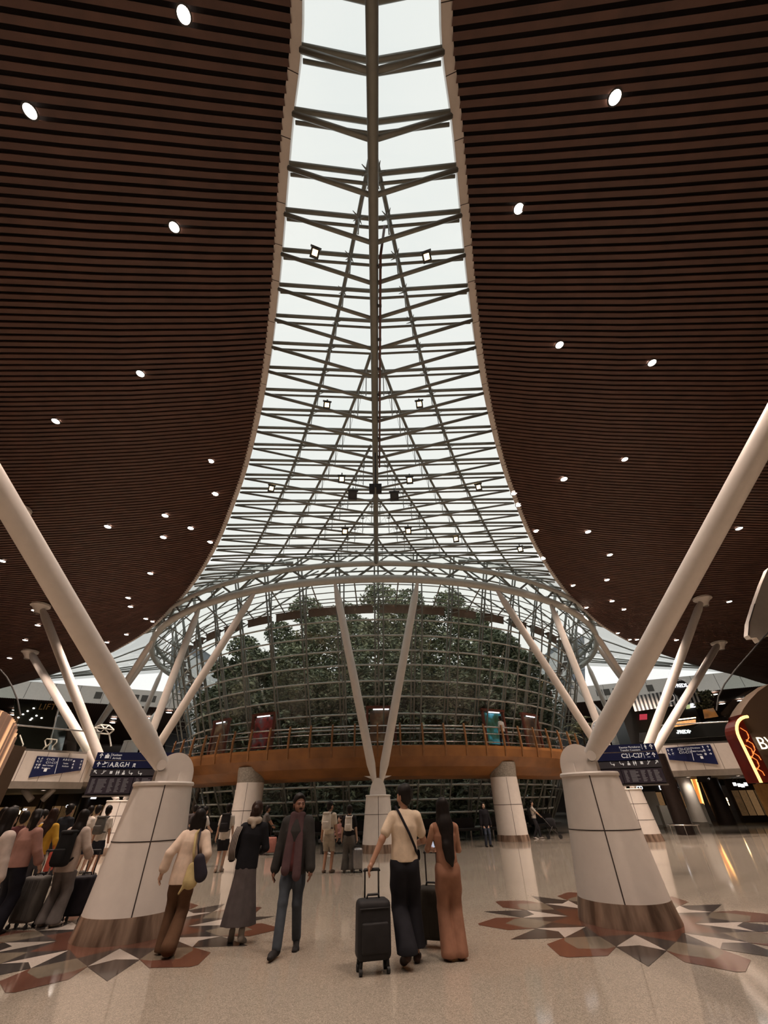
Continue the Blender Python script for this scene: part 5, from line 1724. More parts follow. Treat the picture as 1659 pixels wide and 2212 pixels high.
# ------------------------------------------------------------------ smooth bodies: distance fields meshed with surface nets
def V3(*a):
    return np.array(a, float)
class Field:
    def __init__(s):
        s.p, s.cut = [], []
    def cone(s, a, b, ra, rb=None, sc=(1, 1, 1), k=0.02):
        s.p.append((np.array(a, float), np.array(b, float), ra, ra if rb is None else rb, np.array(sc, float), k))
        return s
    def ball(s, c, r, sc=(1, 1, 1), k=0.02):
        return s.cone(c, V3(*c) + V3(0, 0, 1e-4), r, r, sc, k)
    def half(s, n, d):
        n = np.array(n, float); L = np.linalg.norm(n)
        s.cut.append((n / L, d / L)); return s
    def mesh(s, vox):
        los, his = [], []
        for a, b, ra, rb, sc, k in s.p:
            R = max(ra, rb) * sc
            los.append(np.minimum(a, b) - R); his.append(np.maximum(a, b) + R)
        lo = np.min(los, 0) - 3 * vox; hi = np.max(his, 0) + 3 * vox
        n = np.ceil((hi - lo) / vox).astype(int) + 1
        ax = [lo[i] + vox * np.arange(n[i]) for i in range(3)]
        D = np.full(n, 0.2, np.float32)
        for (a, b, ra, rb, sc, k), l, h in zip(s.p, los, his):
            m = k + 3 * vox
            i0 = np.clip(((l - m - lo) / vox).astype(int), 0, n - 1); i1 = np.clip(((h + m - lo) / vox).astype(int) + 2, 1, n)
            X, Y, Z = np.meshgrid(*[ax[i][i0[i]:i1[i]] for i in range(3)], indexing='ij')
            mid = (a + b) / 2
            q = [(g - mid[i]) / sc[i] for i, g in enumerate((X, Y, Z))]
            aa, bb = (a - mid) / sc, (b - mid) / sc
            ba = bb - aa; L2 = float(ba @ ba) + 1e-12
            t = np.clip(((q[0] - aa[0]) * ba[0] + (q[1] - aa[1]) * ba[1] + (q[2] - aa[2]) * ba[2]) / L2, 0, 1)
            d = np.sqrt((q[0] - aa[0] - t * ba[0]) ** 2 + (q[1] - aa[1] - t * ba[1]) ** 2 + (q[2] - aa[2] - t * ba[2]) ** 2) - (ra + (rb - ra) * t)
            d = d * min(sc)
            sl = tuple(slice(i0[i], i1[i]) for i in range(3))
            o = D[sl]
            hh = np.clip(0.5 + 0.5 * (o - d) / k, 0, 1)
            D[sl] = o + (d - o) * hh - k * hh * (1 - hh)
        if s.cut:
            X, Y, Z = np.meshgrid(*ax, indexing='ij')
            for nn, dd in s.cut:
                D = np.maximum(D, X * nn[0] + Y * nn[1] + Z * nn[2] - dd)
        return surface_nets(D, lo, vox)
def surface_nets(D, lo, vox):
    S = D < 0
    c = [S[i:S.shape[0] - 1 + i, j:S.shape[1] - 1 + j, k:S.shape[2] - 1 + k] for i in (0, 1) for j in (0, 1) for k in (0, 1)]
    tot = sum(x.astype(np.int8) for x in c)
    act = np.argwhere((tot > 0) & (tot < 8))
    idx = np.full(tot.shape, -1, int)
    idx[act[:, 0], act[:, 1], act[:, 2]] = np.arange(len(act))
    offs = [(i, j, k) for i in (0, 1) for j in (0, 1) for k in (0, 1)]
    val = np.stack([D[act[:, 0] + o[0], act[:, 1] + o[1], act[:, 2] + o[2]] for o in offs], 1)
    acc = np.zeros((len(act), 3)); cnt = np.zeros(len(act))
    for e0 in range(8):
        for bit in (4, 2, 1):
            if e0 & bit: continue
            e1 = e0 | bit
            a, b = val[:, e0], val[:, e1]
            m = (a < 0) != (b < 0)
            t = np.where(m, a / np.where(m, a - b, 1), 0)
            p = np.array(offs[e0])[None, :] + t[:, None] * (np.array(offs[e1]) - np.array(offs[e0]))[None, :]
            acc += np.where(m[:, None], p, 0); cnt += m
    V = lo + vox * (act + acc / cnt[:, None])
    F = []
    for axis in range(3):
        sl0 = [slice(None)] * 3; sl1 = [slice(None)] * 3
        sl0[axis] = slice(0, -1); sl1[axis] = slice(1, None)
        A, B = S[tuple(sl0)], S[tuple(sl1)]
        e = np.argwhere(A != B)
        u, v = (axis + 1) % 3, (axis + 2) % 3
        ok = (e[:, u] > 0) & (e[:, v] > 0) & (e[:, u] < S.shape[u] - 1) & (e[:, v] < S.shape[v] - 1)
        e = e[ok]
        def at(du, dv):
            f = e.copy(); f[:, u] += du; f[:, v] += dv
            return idx[f[:, 0], f[:, 1], f[:, 2]]
        q = np.stack([at(-1, -1), at(0, -1), at(0, 0), at(-1, 0)], 1)
        flip = ~A[e[:, 0], e[:, 1], e[:, 2]]
        q[flip] = q[flip][:, ::-1]
        F.append(q)
    return V, np.concatenate(F)
def field_obj(name, fld, vox, m, parent, X):
    """X: 4x4 matrix from figure space to the world"""
    V, F = fld.mesh(vox)
    M = np.array(X)
    V = V @ M[:3, :3].T + M[:3, 3]
    me = bpy.data.meshes.new(name)
    me.from_pydata(V.tolist(), [], F.tolist())
    me.polygons.foreach_set('use_smooth', [True] * len(me.polygons))
    me.materials.append(m)
    me.update()
    o = bpy.data.objects.new(name, me); COL.objects.link(o)
    attach(o, parent)
    return o
def ik(a, b, l1, l2, pole):
    a, b, pole = map(lambda t: np.array(t, float), (a, b, pole))
    d = b - a; L = np.linalg.norm(d)
    if L > (l1 + l2) * 0.999:
        b = a + d / L * (l1 + l2) * 0.999; d = b - a; L = np.linalg.norm(d)
    u = d / L
    x = (l1 * l1 - l2 * l2 + L * L) / (2 * L)
    h = sqrt(max(0, l1 * l1 - x * x))
    p = pole - u * (pole @ u); p = p / (np.linalg.norm(p) + 1e-9)
    return a + u * x + p * h, b

SKIN = {'tan': mat('tan_skin', (0.36, 0.19, 0.12), 0.5, var=0.05), 'fair': mat('fair_skin', (0.52, 0.33, 0.24), 0.5, var=0.05), 'brown': mat('brown_skin', (0.20, 0.095, 0.06), 0.5, var=0.05)}
HAIR = mat('black_hair', (0.010, 0.007, 0.006), 0.5, var=0.3, scale=20, spec=0.2)
HAIRB = mat('dark_brown_hair', (0.030, 0.014, 0.010), 0.5, var=0.3, scale=20, spec=0.2)
_cl = {}
def cloth(c, rough=0.85):
    k = tuple(c)
    if k not in _cl:
        _cl[k] = mat('cloth_%d' % len(_cl), c, rough, var=0.14, scale=9, bump=0.25, spec=0.15)
    return _cl[k]

def person(pos, heading, h, label, group=None, skin='fair', hair=None, top=None, bottom=None, shoes=None, lf=(-.09, 0.0), rf=(.09, 0.0), lz=0.0, rz=0.0,
           lh=(-.27, .06, .82), rh=(.27, .06, .82), lean=(0, 0), turn=0.0, vox=0.008, face=False, fingers=True, seat=None, bob=0.0, extra=None, tiltz=0.0):
    """pos: floor point; heading 0 looks along +y; units of a 1.72 m figure, scaled to h"""
    s = h / 1.72
    X = Matrix.Translation(Vector(pos)) @ Matrix.Rotation(heading, 4, 'Z') @ Matrix.Scale(s, 4)
    root = empty('person', pos, heading)
    tag(root, label, 'person', group)
    sx, sy = lean
    pz = seat if seat else 0.93 + bob
    pel = V3(0, 0, pz)
    ch = V3(sx * .7, sy * .7, pz + 0.37); nk = V3(sx, sy, pz + 0.54)
    hd = nk + V3(sx * .25, sy * .25 + .015, 0.155)
    ct, st = cos(turn), sin(turn)
    def H(x, y, z):      # head space
        return hd + V3(x * ct - y * st, x * st + y * ct, z)
    sh = {-1: nk + V3(-.172, -.005, -.075), 1: nk + V3(.172, -.005, -.075)}
    hip = {-1: pel + V3(-.085, 0, -.02), 1: pel + V3(.085, 0, -.02)}
    ank, kn = {}, {}
    for sd, f, z in ((-1, lf, lz), (1, rf, rz)):
        t = V3(f[0], f[1], 0.085 + z)
        kn[sd], ank[sd] = ik(hip[sd], t, .43, .42, (sd * 0.1, 1, 0))
    el, wr = {}, {}
    for sd, q in ((-1, lh), (1, rh)):
        el[sd], wr[sd] = ik(sh[sd], q, .285, .25, (sd * .6, -1, -.2))
    def torso(F, g=0.0, fl=0.72, lo=True):
        F.cone(pel + V3(0, 0, -.03), pel + V3(0, 0, .06), .145 + g, .135 + g, (1, fl, 1), .04)
        F.cone(pel + V3(0, 0, .1), ch, .125 + g, .150 + g, (1, fl, 1), .05)
        F.cone(ch, nk + V3(0, 0, -.06), .150 + g, .080 + g * .7, (1, fl + .05, 1), .05)
        F.cone(sh[-1] + V3(.03, 0, 0), sh[1] - V3(.03, 0, 0), .058 + g, None, (1, 1, 1), .04)
    def arm(F, sd, g=0.0, part=1.0, g2=None):
        g2 = g if g2 is None else g2
        if part <= .5:
            e = sh[sd] + (el[sd] - sh[sd]) * (part / .5)
            F.cone(sh[sd], e, .054 + g, .046 + g2, k=.03)
        else:
            F.cone(sh[sd], el[sd], .054 + g, .042 + g, k=.03)
            e = el[sd] + (wr[sd] - el[sd]) * ((part - .5) / .5)
            F.cone(el[sd], e, .042 + g, .030 + g2, k=.02)
    def leg(F, sd, g=0.0, g2=None, fl=1.0, to=1.0):
        g2 = g if g2 is None else g2
        F.cone(hip[sd], kn[sd], .085 + g * .6, .056 + g, k=.03)
        F.cone(kn[sd], kn[sd] + (ank[sd] - kn[sd]) * to, .056 + g, .040 + g2, k=.02)
    # body: one continuous surface
    B = Field()
    torso(B, 0.0)
    B.cone(nk + V3(0, 0, -.05), hd + V3(0, -.01, -.07), .052, .05, k=.03)
    B.cone(H(0, -.012, .035), H(0, .018, -.015), .092, .078, k=.03)
    B.cone(H(0, .045, -.06), H(0, .06, -.08), .045, .03, k=.03)
    B.cone(H(0, .088, .005), H(0, .106, -.025), .010, .015, k=.012)
    for sd in (-1, 1):
        B.cone(H(sd * .086, -.008, .005), H(sd * .09, -.016, -.03), .018, .012, (.6, 1, 1), .01)
        B.cone(H(sd * .045, .07, .022), H(sd * .015, .084, .024), .012, .012, k=.012)
        B.ball(H(sd * .042, .062, -.03), .024, k=.02)
        arm(B, sd)
        leg(B, sd)
        fd = V3(0.03 * sd, .17, 0)
        a = ank[sd]
        drop = .05 if (lz if sd < 0 else rz) > .02 else 0
        B.cone(a + V3(0, -.03, -.045), a + V3(fd[0], .11, -.055 - drop), .034, .030, k=.02)
        B.cone(a + V3(fd[0], .10, -.055 - drop), a + V3(fd[0], .17, -.063 - drop), .030, .020, (1.2, 1, .8), .02)
        # hand: palm, four fingers and a thumb
        w = wr[sd]; d = w - el[sd]; d /= np.linalg.norm(d)
        side_ = np.cross(d, V3(sd, 0, 0)); side_ /= np.linalg.norm(side_) + 1e-9      # thumb side (forwards)
        if side_[1] < 0: side_ = -side_
        pn = np.cross(d, side_)
        if pn[0] * sd > 0: pn = -pn                                                   # palm faces the body
        B.cone(w, w + d * .075, .026, .030, k=.02)
        B.cone(w + d * .05 - side_ * .02, w + d * .08 + side_ * .02, .018, .018, k=.02)
        if fingers:
            for i, (o, L) in enumerate(((.030, .070), (.010, .080), (-.010, .074), (-.029, .058))):
                b0 = w + d * .085 + side_ * o
                b1 = b0 + d * L * .5 + pn * .012
                b2 = b1 + d * L * .38 + pn * .030
                B.cone(b0, b1, .0095, .009, k=.006); B.cone(b1, b2, .009, .0075, k=.004)
            t0 = w + d * .03 + side_ * .024
            t1 = t0 + d * .035 + side_ * .022 + pn * .012
            B.cone(t0, t1, .012, .010, k=.008); B.cone(t1, t1 + d * .032 + pn * .012, .010, .008, k=.004)
    body = field_obj('body', B, vox, SKIN[skin], root, X)
    if face:
        for sd in (-1, 1):
            E = Field().ball(H(sd * .034, .083, .004), .0105)
            field_obj('eye', E, .003, mat('eye_dark', (.02, .015, .012), .2, var=0), body, X)
            E = Field().cone(H(sd * .018, .093, .027), H(sd * .052, .080, .028), .006, .004)
            field_obj('eyebrow', E, .003, HAIR, body, X)
        E = Field().cone(H(-.024, .092, -.062), H(.024, .092, -.062), .006, .006)
        field_obj('mouth', E, .003, mat('lip', (.20, .07, .06), .5, var=0), body, X)
        if face == 'moustache':
            E = Field().cone(H(-.030, .086, -.050), H(0, .098, -.044), .004, .007).cone(H(.030, .086, -.050), H(0, .098, -.044), .004, .007)
            field_obj('moustache', E, .003, HAIR, body, X)
    # hair
    if hair:
        style, hm = hair[0], hair[1] if len(hair) > 1 else HAIR
        F = Field()
        F.cone(H(0, -.022, .05), H(0, -.03, .0), .102, .092, k=.02)
        if style == 'short':
            F.cone(H(0, .04, .085), H(0, -.04, .095), .06, .07, k=.03)
            F.cone(H(0, -.06, -.02), H(0, -.055, -.06), .06, .045, k=.02)
            F.half(np.array((-st * .95, ct * .95, -.55)), float(np.array((-st * .95, ct * .95, -.55)) @ H(0, .035, .03)))
        else:
            F.cone(H(0, .02, .07), H(0, -.05, .09), .075, .07, k=.03)
            if style == 'bob':
                for q in (-.07, 0, .07):
                    F.cone(H(q, -.045, .0), H(q * 1.15, -.05, -.16), .06, .05, k=.03)
            elif style == 'long':
                Lh = hair[2] if len(hair) > 2 else .45
                F.cone(H(0, -.06, .0), H(0, -.10, -.22), .085, .10, (1, .62, 1), .03)
                F.cone(H(0, -.105, -.2), H(0, -.16, -Lh), .11, .075, (1, .5, 1), .03)
                F.cone(H(-.03, -.155, -Lh * .8), H(.03, -.155, -Lh - .1), .06, .02, (1, .6, 1), .03)
                for q in (-1, 1):
                    F.cone(H(q * .07, -.01, .0), H(q * .095, -.03, -.2), .035, .04, k=.03)
            elif style == 'tail':
                F.ball(H(0, -.12, .0), .035)
                F.cone(H(0, -.12, .0), H(0, -.15, -.14), .04, .028, k=.02)
            elif style == 'bun':
                F.ball(H(0, -.115, .03), .055)
                F.cone(H(-.07, -.05, -.03), H(-.1, -.055, -.17), .035, .02, k=.02)
                F.cone(H(0, -.06, -.02), H(0, -.055, -.07), .07, .05, k=.02)
            F.half(np.array((-st, ct, -.15)), float(np.array((-st, ct, -.15)) @ H(0, .052, .03)))
        field_obj('hair', F, max(vox, .007), hm, root, X)
    # top
    if top:
        kind, c = top[0], top[1]
        hem = top[2] if len(top) > 2 else .90
        g = {'tee': .016, 'loose': .032, 'jacket': .036, 'long': .018, 'vest': .012}[kind]
        F = Field()
        torso(F, g)
        if kind == 'loose':
            F.cone(ch, V3(0, -.01, hem - .02), .16, .20, (1, .68, 1), .05)
        if kind == 'jacket':
            F.cone(ch, V3(0, 0, hem - .02), .165, .165, (1, .75, 1), .05)
        if kind in ('tee', 'long'):
            F.cone(ch, V3(0, 0, hem - .03), .155, .172, (1, .74, 1), .04)
        part = {'tee': .33, 'loose': .86, 'jacket': 1.0, 'long': .97, 'vest': .05}[kind]
        for sd in (-1, 1):
            if kind != 'vest':
                arm(F, sd, g, part, g + (.018 if kind == 'loose' else .006))
        F.half((0, 0, -1), -hem)
        F.half((sx, sy, 1), float(V3(sx, sy, 1) @ (nk + V3(0, 0, .018 + g))))
        field_obj({'tee': 't_shirt', 'loose': 'blouse', 'jacket': 'jacket', 'long': 'shirt', 'vest': 'bodice'}[kind], F, vox, cloth(c), root, X)
    if bottom:
        kind, c = bottom[0], bottom[1]
        F = Field()
        if kind == 'skirt':
            hemz = bottom[2] if len(bottom) > 2 else .2
            F.cone(pel + V3(0, 0, .08), pel + V3(0, 0, -.1), .135, .165, (1, .78, 1), .03)
            mx = (ank[-1] + ank[1]) / 2
            F.cone(pel + V3(0, 0, -.1), V3(mx[0], mx[1], hemz - .04), .165, bottom[3] if len(bottom) > 3 else .27, (1, .74, 1), .03)
            for q in range(9):
                a = q * 0.7
                F.cone(pel + V3(.12 * cos(a), .09 * sin(a), -.05), V3(mx[0] + .235 * cos(a), mx[1] + .175 * sin(a), hemz - .04), .03, .045, k=.03)
            F.half((0, 0, -1), -hemz)
            nm_ = 'skirt'
        else:
            g, g2, to = {'trousers': (.018, .022, 1.0), 'wide': (.045, .085, 1.02), 'shorts': (.030, .045, 1.0), 'jeans': (.014, .024, 1.0), 'flare': (.035, .075, 1.05)}[kind]
            F.cone(pel + V3(0, 0, -.05), pel + V3(0, 0, .06), .158, .140, (1, .74, 1), .04)
            for sd in (-1, 1):
                leg(F, sd, g, g2, to=to)
                F.cone(pel + V3(sd * .075, -.04, -.07), kn[sd] * .5 + hip[sd] * .5, .085, .085 + g * .6, k=.04)
            cutz = {'shorts': .50, 'trousers': .075, 'wide': .085, 'jeans': .07, 'flare': .03}[kind]
            if len(bottom) > 2: cutz = bottom[2]
            F.half((0, 0, -1), -cutz)
            nm_ = 'shorts' if kind == 'shorts' else 'trousers'
        F.half((0, 0, 1), min(pz + .11, (top[2] if len(top) > 2 else .90) + .025) if top and top[0] != 'vest' else pz + .11)
        field_obj(nm_, F, vox, cloth(c), root, X)
    if shoes:
        c, high = shoes[0], shoes[1] if len(shoes) > 1 else 0.0
        for sd in (-1, 1):
            a = ank[sd]; F = Field()
            up = (lz if sd < 0 else rz)
            drop = .05 if up > .02 else 0
            F.cone(a + V3(0, -.03, -.043), a + V3(.03 * sd, .11, -.053 - drop), .046, .041, k=.02)
            F.cone(a + V3(.03 * sd, .1, -.053 - drop), a + V3(.03 * sd, .185, -.058 - drop), .042, .032, (1.15, 1, .8), .02)
            if high: F.cone(a + V3(0, -.02, -.03), a + V3(0, -.01, high), .045, .048, k=.02)
            if up < .02: F.half((0, 0, -1), -0.002)
            field_obj('shoe', F, max(vox * .8, .006), cloth(c, .6), root, X)
    J = dict(sh=sh, el=el, wr=wr, nk=nk, ch=ch, pel=pel, hd=hd, H=H, ank=ank, kn=kn)
    return root, X, J
def rbox(name, size, bev, m, parent, X, seg=3, taper=1.0):
    bm = bmesh.new()
    bmesh.ops.create_cube(bm, size=1.0)
    for v in bm.verts:
        t = taper if v.co.z > 0 else 1.0
        v.co = Vector((v.co.x * size[0] * t, v.co.y * size[1] * t, v.co.z * size[2]))
    bmesh.ops.bevel(bm, geom=list(bm.edges), offset=bev, segments=seg, profile=0.5, affect='EDGES')
    bm.transform(X)
    me = bpy.data.meshes.new(name); bm.to_mesh(me); bm.free()
    me.polygons.foreach_set('use_smooth', [True] * len(me.polygons))
    me.materials.append(m)
    o = bpy.data.objects.new(name, me); COL.objects.link(o); attach(o, parent)
    return o
def tubes(name, lines, r, m, parent, X=Matrix.Identity(4), n=7):
    mb_ = MB()
    for ln in lines:
        mb_.tube([X @ Vector(p) for p in ln], r, n)
    return mb_.build(name, m, parent, smooth=True)
def backpack(Xp, J, col, strap, label, w=.30, h_=.44, d=.16, pocket=None, group=None, drop=0.0):
    """worn on the back of the figure whose space is Xp"""
    c = Vector(J['ch']) + Vector((0, -.165 - d / 2 + .02, -.05 - drop))
    root = empty('backpack', Xp @ c)
    tag(root, label, 'backpack', group)
    T = Xp @ Matrix.Translation(c)
    rbox('bag_body', (w, d, h_), min(.07, d * .42), cloth(col, .7), root, T, taper=.86)
    rbox('front_pocket', (w * .72, .06, h_ * .42), .025, cloth(pocket or col, .7), root, T @ Matrix.Translation((0, -d / 2 - .01, -h_ * .2)))
    rbox('top_flap', (w * .8, d * .9, .07), .03, cloth(pocket or col, .7), root, T @ Matrix.Translation((0, -.01, h_ * .47)))
    lines = []
    for sd in (-1, 1):
        s_ = Vector(J['sh'][sd]); x = sd * .11
        lines.append([c + Vector((sd * .09, d / 2 - .02, h_ * .42)), Vector((x, s_.y - .03, s_.z + .085)), Vector((x * 1.05, s_.y + .085, s_.z + .02)), Vector((x * 1.2, s_.y + .13, s_.z - .15)), Vector((sd * .16, s_.y + .03, s_.z - .33)), c + Vector((sd * .13, d / 2 - .02, -h_ * .38))])
    for ln in lines:
        tubes('strap', [ln], .017, cloth(strap, .7), root, Xp)
    return root
def suitcase(pos, heading, w, d, hgt, handle, col, label, group=None, soft=False, tilt=0.0, rib=True, metal=False, hcol=None):
    root = empty('suitcase', pos, heading)
    tag(root, label, 'suitcase', group)
    X = Matrix.Translation(Vector(pos)) @ Matrix.Rotation(heading, 4, 'Z') @ Matrix.Rotation(tilt, 4, 'X')
    wh = .075 if not soft else .11
    m_ = cloth(col, .55) if not metal else mat('silver_suitcase_shell', (.35, .34, .34), .3, metal=.7, var=.1)
    T = X @ Matrix.Translation((0, 0, wh + hgt / 2))
    sh_ = rbox('shell', (w, d, hgt), min(.06, d * .25), m_, root, T, 4)
    if rib:
        for k in range(4):
            rbox('rib', (.018, d * 1.02, hgt * .82), .006, m_, sh_, T @ Matrix.Translation((-w * .3 + w * .2 * k, 0, 0)), 1)
    if soft:
        rbox('front_pocket', (w * .8, .05, hgt * .5), .022, m_, root, T @ Matrix.Translation((0, -d / 2 - .005, -hgt * .12)))
        tubes('zip', [[(-w * .46, -d * .52, hgt * .36), (w * .46, -d * .52, hgt * .36)]], .006, BLACK, root, T)
    tubes('carry_handle', [[(-.08, 0, hgt / 2), (-.07, 0, hgt / 2 + .035), (.07, 0, hgt / 2 + .035), (.08, 0, hgt / 2)]], .013, BLACK, root, T)
    hm = hcol or mat('dark_telescopic_metal', (.06, .055, .055), .35, metal=.6, var=.05)
    if handle > 0:
        y = d * .3
        z0 = wh + hgt - .02
        hw = w * .22
        tubes('pull_handle', [[(-hw, y, z0), (-hw, y, handle - .012), (-hw + .01, y, handle - .004), (hw - .01, y, handle - .004), (hw, y, handle - .012), (hw, y, z0)]], .0115, hm, root, X)
        tubes('grip', [[(-hw - .012, y, handle - .02), (-hw - .005, y, handle), (hw + .005, y, handle), (hw + .012, y, handle - .02)]], .018, BLACK, root, X)
    for sx_ in (-1, 1):
        for sy_ in (-1, 1):
            mb_ = MB()
            c = X @ Vector((sx_ * w * .4, sy_ * d * .34, .032))
            ax_ = X.to_3x3() @ Vector((1, 0, 0))
            mb_.tube([c - ax_ * .018, c + ax_ * .018], .032, 14)
            w_ = mb_.build('wheel', BLACK, root, smooth=True, angle=radians(40))
            tubes('wheel_fork', [[(sx_ * w * .4, sy_ * d * .34 + .01, .035), (sx_ * w * .38, sy_ * d * .32, wh + .02)]], .02 if soft else .014, BLACK, w_, X)
    return root
def fpos(px, py):
    q = at_z(px, py, 0); return (q.x, q.y, 0.0)
def hpos(px, py, Y, h):
    """floor point of someone at depth Y whose head shows around this pixel"""
    q = at_y(px, py, Y); return (q.x, Y, 0.0)

# ---- the couple with suitcases
CREAM = (0.62, 0.50, 0.38); BLK = (0.014, 0.014, 0.018)
r, X, J = person((0.36, 7.25, 0), 0.10, 1.79, 'tall man from behind in cream t-shirt and wide black trousers, holding a suitcase', skin='tan', hair=('short',), top=('tee', CREAM, .93),
                 bottom=('wide', BLK, .13), shoes=((.05, .03, .025),), lf=(-.03, -.16), rf=(.12, .10), lz=.07, lh=(-.47, -.12, .90), rh=(.20, .30, 1.08), turn=.75, vox=.0065, lean=(.02, .0))
st_ = empty('crossbody_strap', X @ Vector(J['ch']))
tag(st_, 'black crossbody strap over the back of the cream t-shirt', 'bag strap')
tubes('strap', [[(-.085, .06, 1.485), (-.10, -.03, 1.515), (-.05, -.115, 1.42), (.06, -.15, 1.22), (.13, -.125, 1.08), (.165, -.04, 1.0), (.15, .09, .98)]], .017, cloth(BLK), st_, X)
rbox('pouch', (.16, .07, .12), .03, cloth(BLK), st_, X @ Matrix.Translation((.16, .13, .98)))
hand = X @ Vector(J['wr'][-1])
suitcase((hand.x + .005, hand.y - .06, 0), 0.22, .42, .27, .53, hand.z - .085, (.022, .021, .022), 'black soft suitcase on four wheels held by the tall man', soft=True, rib=False)
TERRA = (0.27, 0.135, 0.088)
r, X, J = person((0.97, 7.42, 0), 0.05, 1.62, 'woman with waist-long black hair in a terracotta jumpsuit looking at her phone', skin='tan', hair=('long', HAIR, .56), top=('vest', TERRA, .92), bottom=('flare', TERRA, .03),
                 shoes=((.25, .15, .10),), lf=(-.075, -.02), rf=(.075, 0), lh=(-.17, .30, 1.12), rh=(.10, .30, 1.10), turn=.15, vox=.0065)
q = X @ Vector(J['wr'][-1])
ph = empty('phone', (q.x, q.y, q.z)); tag(ph, 'phone held up by the woman in the terracotta jumpsuit', 'phone')
rbox('case', (.075, .009, .15), .004, BLACK, ph, Matrix.Translation((q.x + .01, q.y + .055, q.z + .08)) @ Matrix.Rotation(.5, 4, 'Z') @ Matrix.Rotation(-.5, 4, 'X'))
rbox('screen', (.068, .003, .14), .001, mat('phone_screen', (.1, .1, .12), .2, var=0, emit=(.7, .75, .9, .6)), ph, Matrix.Translation((q.x + .007, q.y + .049, q.z + .08)) @ Matrix.Rotation(.5, 4, 'Z') @ Matrix.Rotation(-.5, 4, 'X'))
suitcase((0.78, 7.98, 0), -.35, .40, .25, .55, 1.0, (.026, .022, .017), 'dark ribbed suitcase standing between the couple', rib=True)

# ---- man with the scarf
JK = (.034, .032, .031)
r, X, J = person((-1.27, 7.95, 0), pi - .08, 1.72, 'moustached man walking towards the viewpoint in dark jacket, long scarf and jeans', skin='brown', hair=('short',), top=('jacket', JK, .80),
                 bottom=('jeans', (.055, .065, .080)), shoes=((.02, .018, .018), .03), lf=(-.07, -.20), rf=(.08, .26), lz=.03, lh=(-.28, .10, .79), rh=(.29, .05, .80), turn=.55, vox=.0065, face='moustache')
SC_ = (.080, .046, .050)
F = Field()
n_ = J['nk']
F.cone(n_ + V3(-.07, .02, .03), n_ + V3(.07, .02, .03), .05, .05, (1, 1.2, .8), .03)
F.cone(n_ + V3(-.06, .08, .02), V3(-.09, .195, .80), .05, .065, (1, .5, 1), .03)
F.cone(n_ + V3(.06, .08, .02), V3(.085, .195, .86), .05, .065, (1, .5, 1), .03)
field_obj('scarf', F, .008, cloth(SC_), r, X)
F = Field().cone(n_ + V3(0, .07, -.1), V3(0, .155, .92), .075, .08, (1, .4, 1))
field_obj('shirt_front', F, .009, cloth((.075, .024, .024)), r, X)

# ---- woman in black top and long grey skirt
r, X, J = person((-2.13, 8.5, 0), .08, 1.64, 'woman from behind in a black top with pale hood and long grey skirt', skin='fair', hair=('bun', HAIRB), top=('long', (.012, .012, .015), .86), bottom=('skirt', (.085, .072, .072), .20, .27),
                 shoes=((.34, .30, .27), .04), lf=(-.08, .05), rf=(.09, -.10), rz=.03, lh=(-.20, .28, 1.0), rh=(.18, .26, 1.06), vox=.0065, lean=(.04, .02))
F = Field()
F.cone(J['nk'] + V3(-.07, -.07, .03), J['nk'] + V3(.07, -.07, .03), .055, .055, k=.03).cone(J['nk'] + V3(-.09, -.02, .03), J['nk'] + V3(.09, -.02, .03), .04, .04, k=.03).cone(J['nk'] + V3(0, -.08, .0), J['nk'] + V3(0, -.10, -.05), .05, .04, k=.03)
field_obj('hood', F, .008, cloth((.40, .34, .28)), r, X)
bg_ = empty('shoulder_bag', X @ Vector((-.24, -.02, 1.1))); tag(bg_, 'striped pale shoulder bag at the left arm of the woman in the grey skirt', 'bag')
mb_ = MB()
STR = [cloth((.42, .37, .33)), cloth((.05, .04, .04))]
for k in range(9):
    mb_.cur = k % 2
    x0 = -.305 + .012 * k
    mb_.tube([X @ Vector(p) for p in ((x0 + .06, -.05, 1.42), (x0 + .015, -.08, 1.3), (x0 - .01, -.075, 1.12), (x0, -.05, .98))], .0075, 6)
mb_.build('striped_flap', STR, bg_, smooth=True)
rbox('bag_side', (.09, .16, .30), .03, STR[1], bg_, X @ Matrix.Translation((-.26, .03, 1.10)))

# ---- woman in white blouse
r, X, J = person((-2.92, 7.98, 0), .12, 1.55, 'woman from behind in a loose white blouse and brown trousers beside the left pier', skin='fair', hair=('bob', HAIR), top=('loose', (.66, .52, .42), .80), bottom=('flare', (.115, .062, .036), .03),
                 shoes=((.30, .20, .15),), lf=(-.10, .10), rf=(.06, -.17), rz=.06, lh=(-.33, -.05, .95), rh=(.24, .12, 1.05), vox=.0065, lean=(.05, .05))
tb = empty('tote_bag', X @ Vector((.2, -.1, .9))); tag(tb, 'pale cream tote bag hanging at the hip of the woman in the white blouse', 'bag')
F = Field().cone((.17, -.15, 1.0), (.17, -.17, .84), .08, .10, (1.15, .55, 1)).cone((.1, -.16, .82), (.03, -.17, .70), .03, .015)
field_obj('sack', F, .008, cloth((.50, .40, .20)), tb, X)
tubes('strap', [[(.17, -.14, 1.04), (.13, -.16, 1.2), (.10, -.12, 1.44), (.12, .02, 1.5), (.16, .10, 1.35)]], .02, cloth((.50, .40, .20)), tb, X)
nb_ = empty('handbag', X @ Vector((.25, -.15, .98))); tag(nb_, 'rounded navy handbag over the cream tote of the woman in white', 'bag')
F = Field().cone((.25, -.19, 1.10), (.32, -.19, .92), .085, .10, (1, .6, 1))
field_obj('bag_body', F, .008, cloth((.030, .026, .036), .5), nb_, X)
tubes('strap', [[(.22, -.18, 1.16), (.17, -.14, 1.3), (.14, -.04, 1.50), (.18, .06, 1.35)]], .012, cloth((.03, .026, .036)), nb_, X)

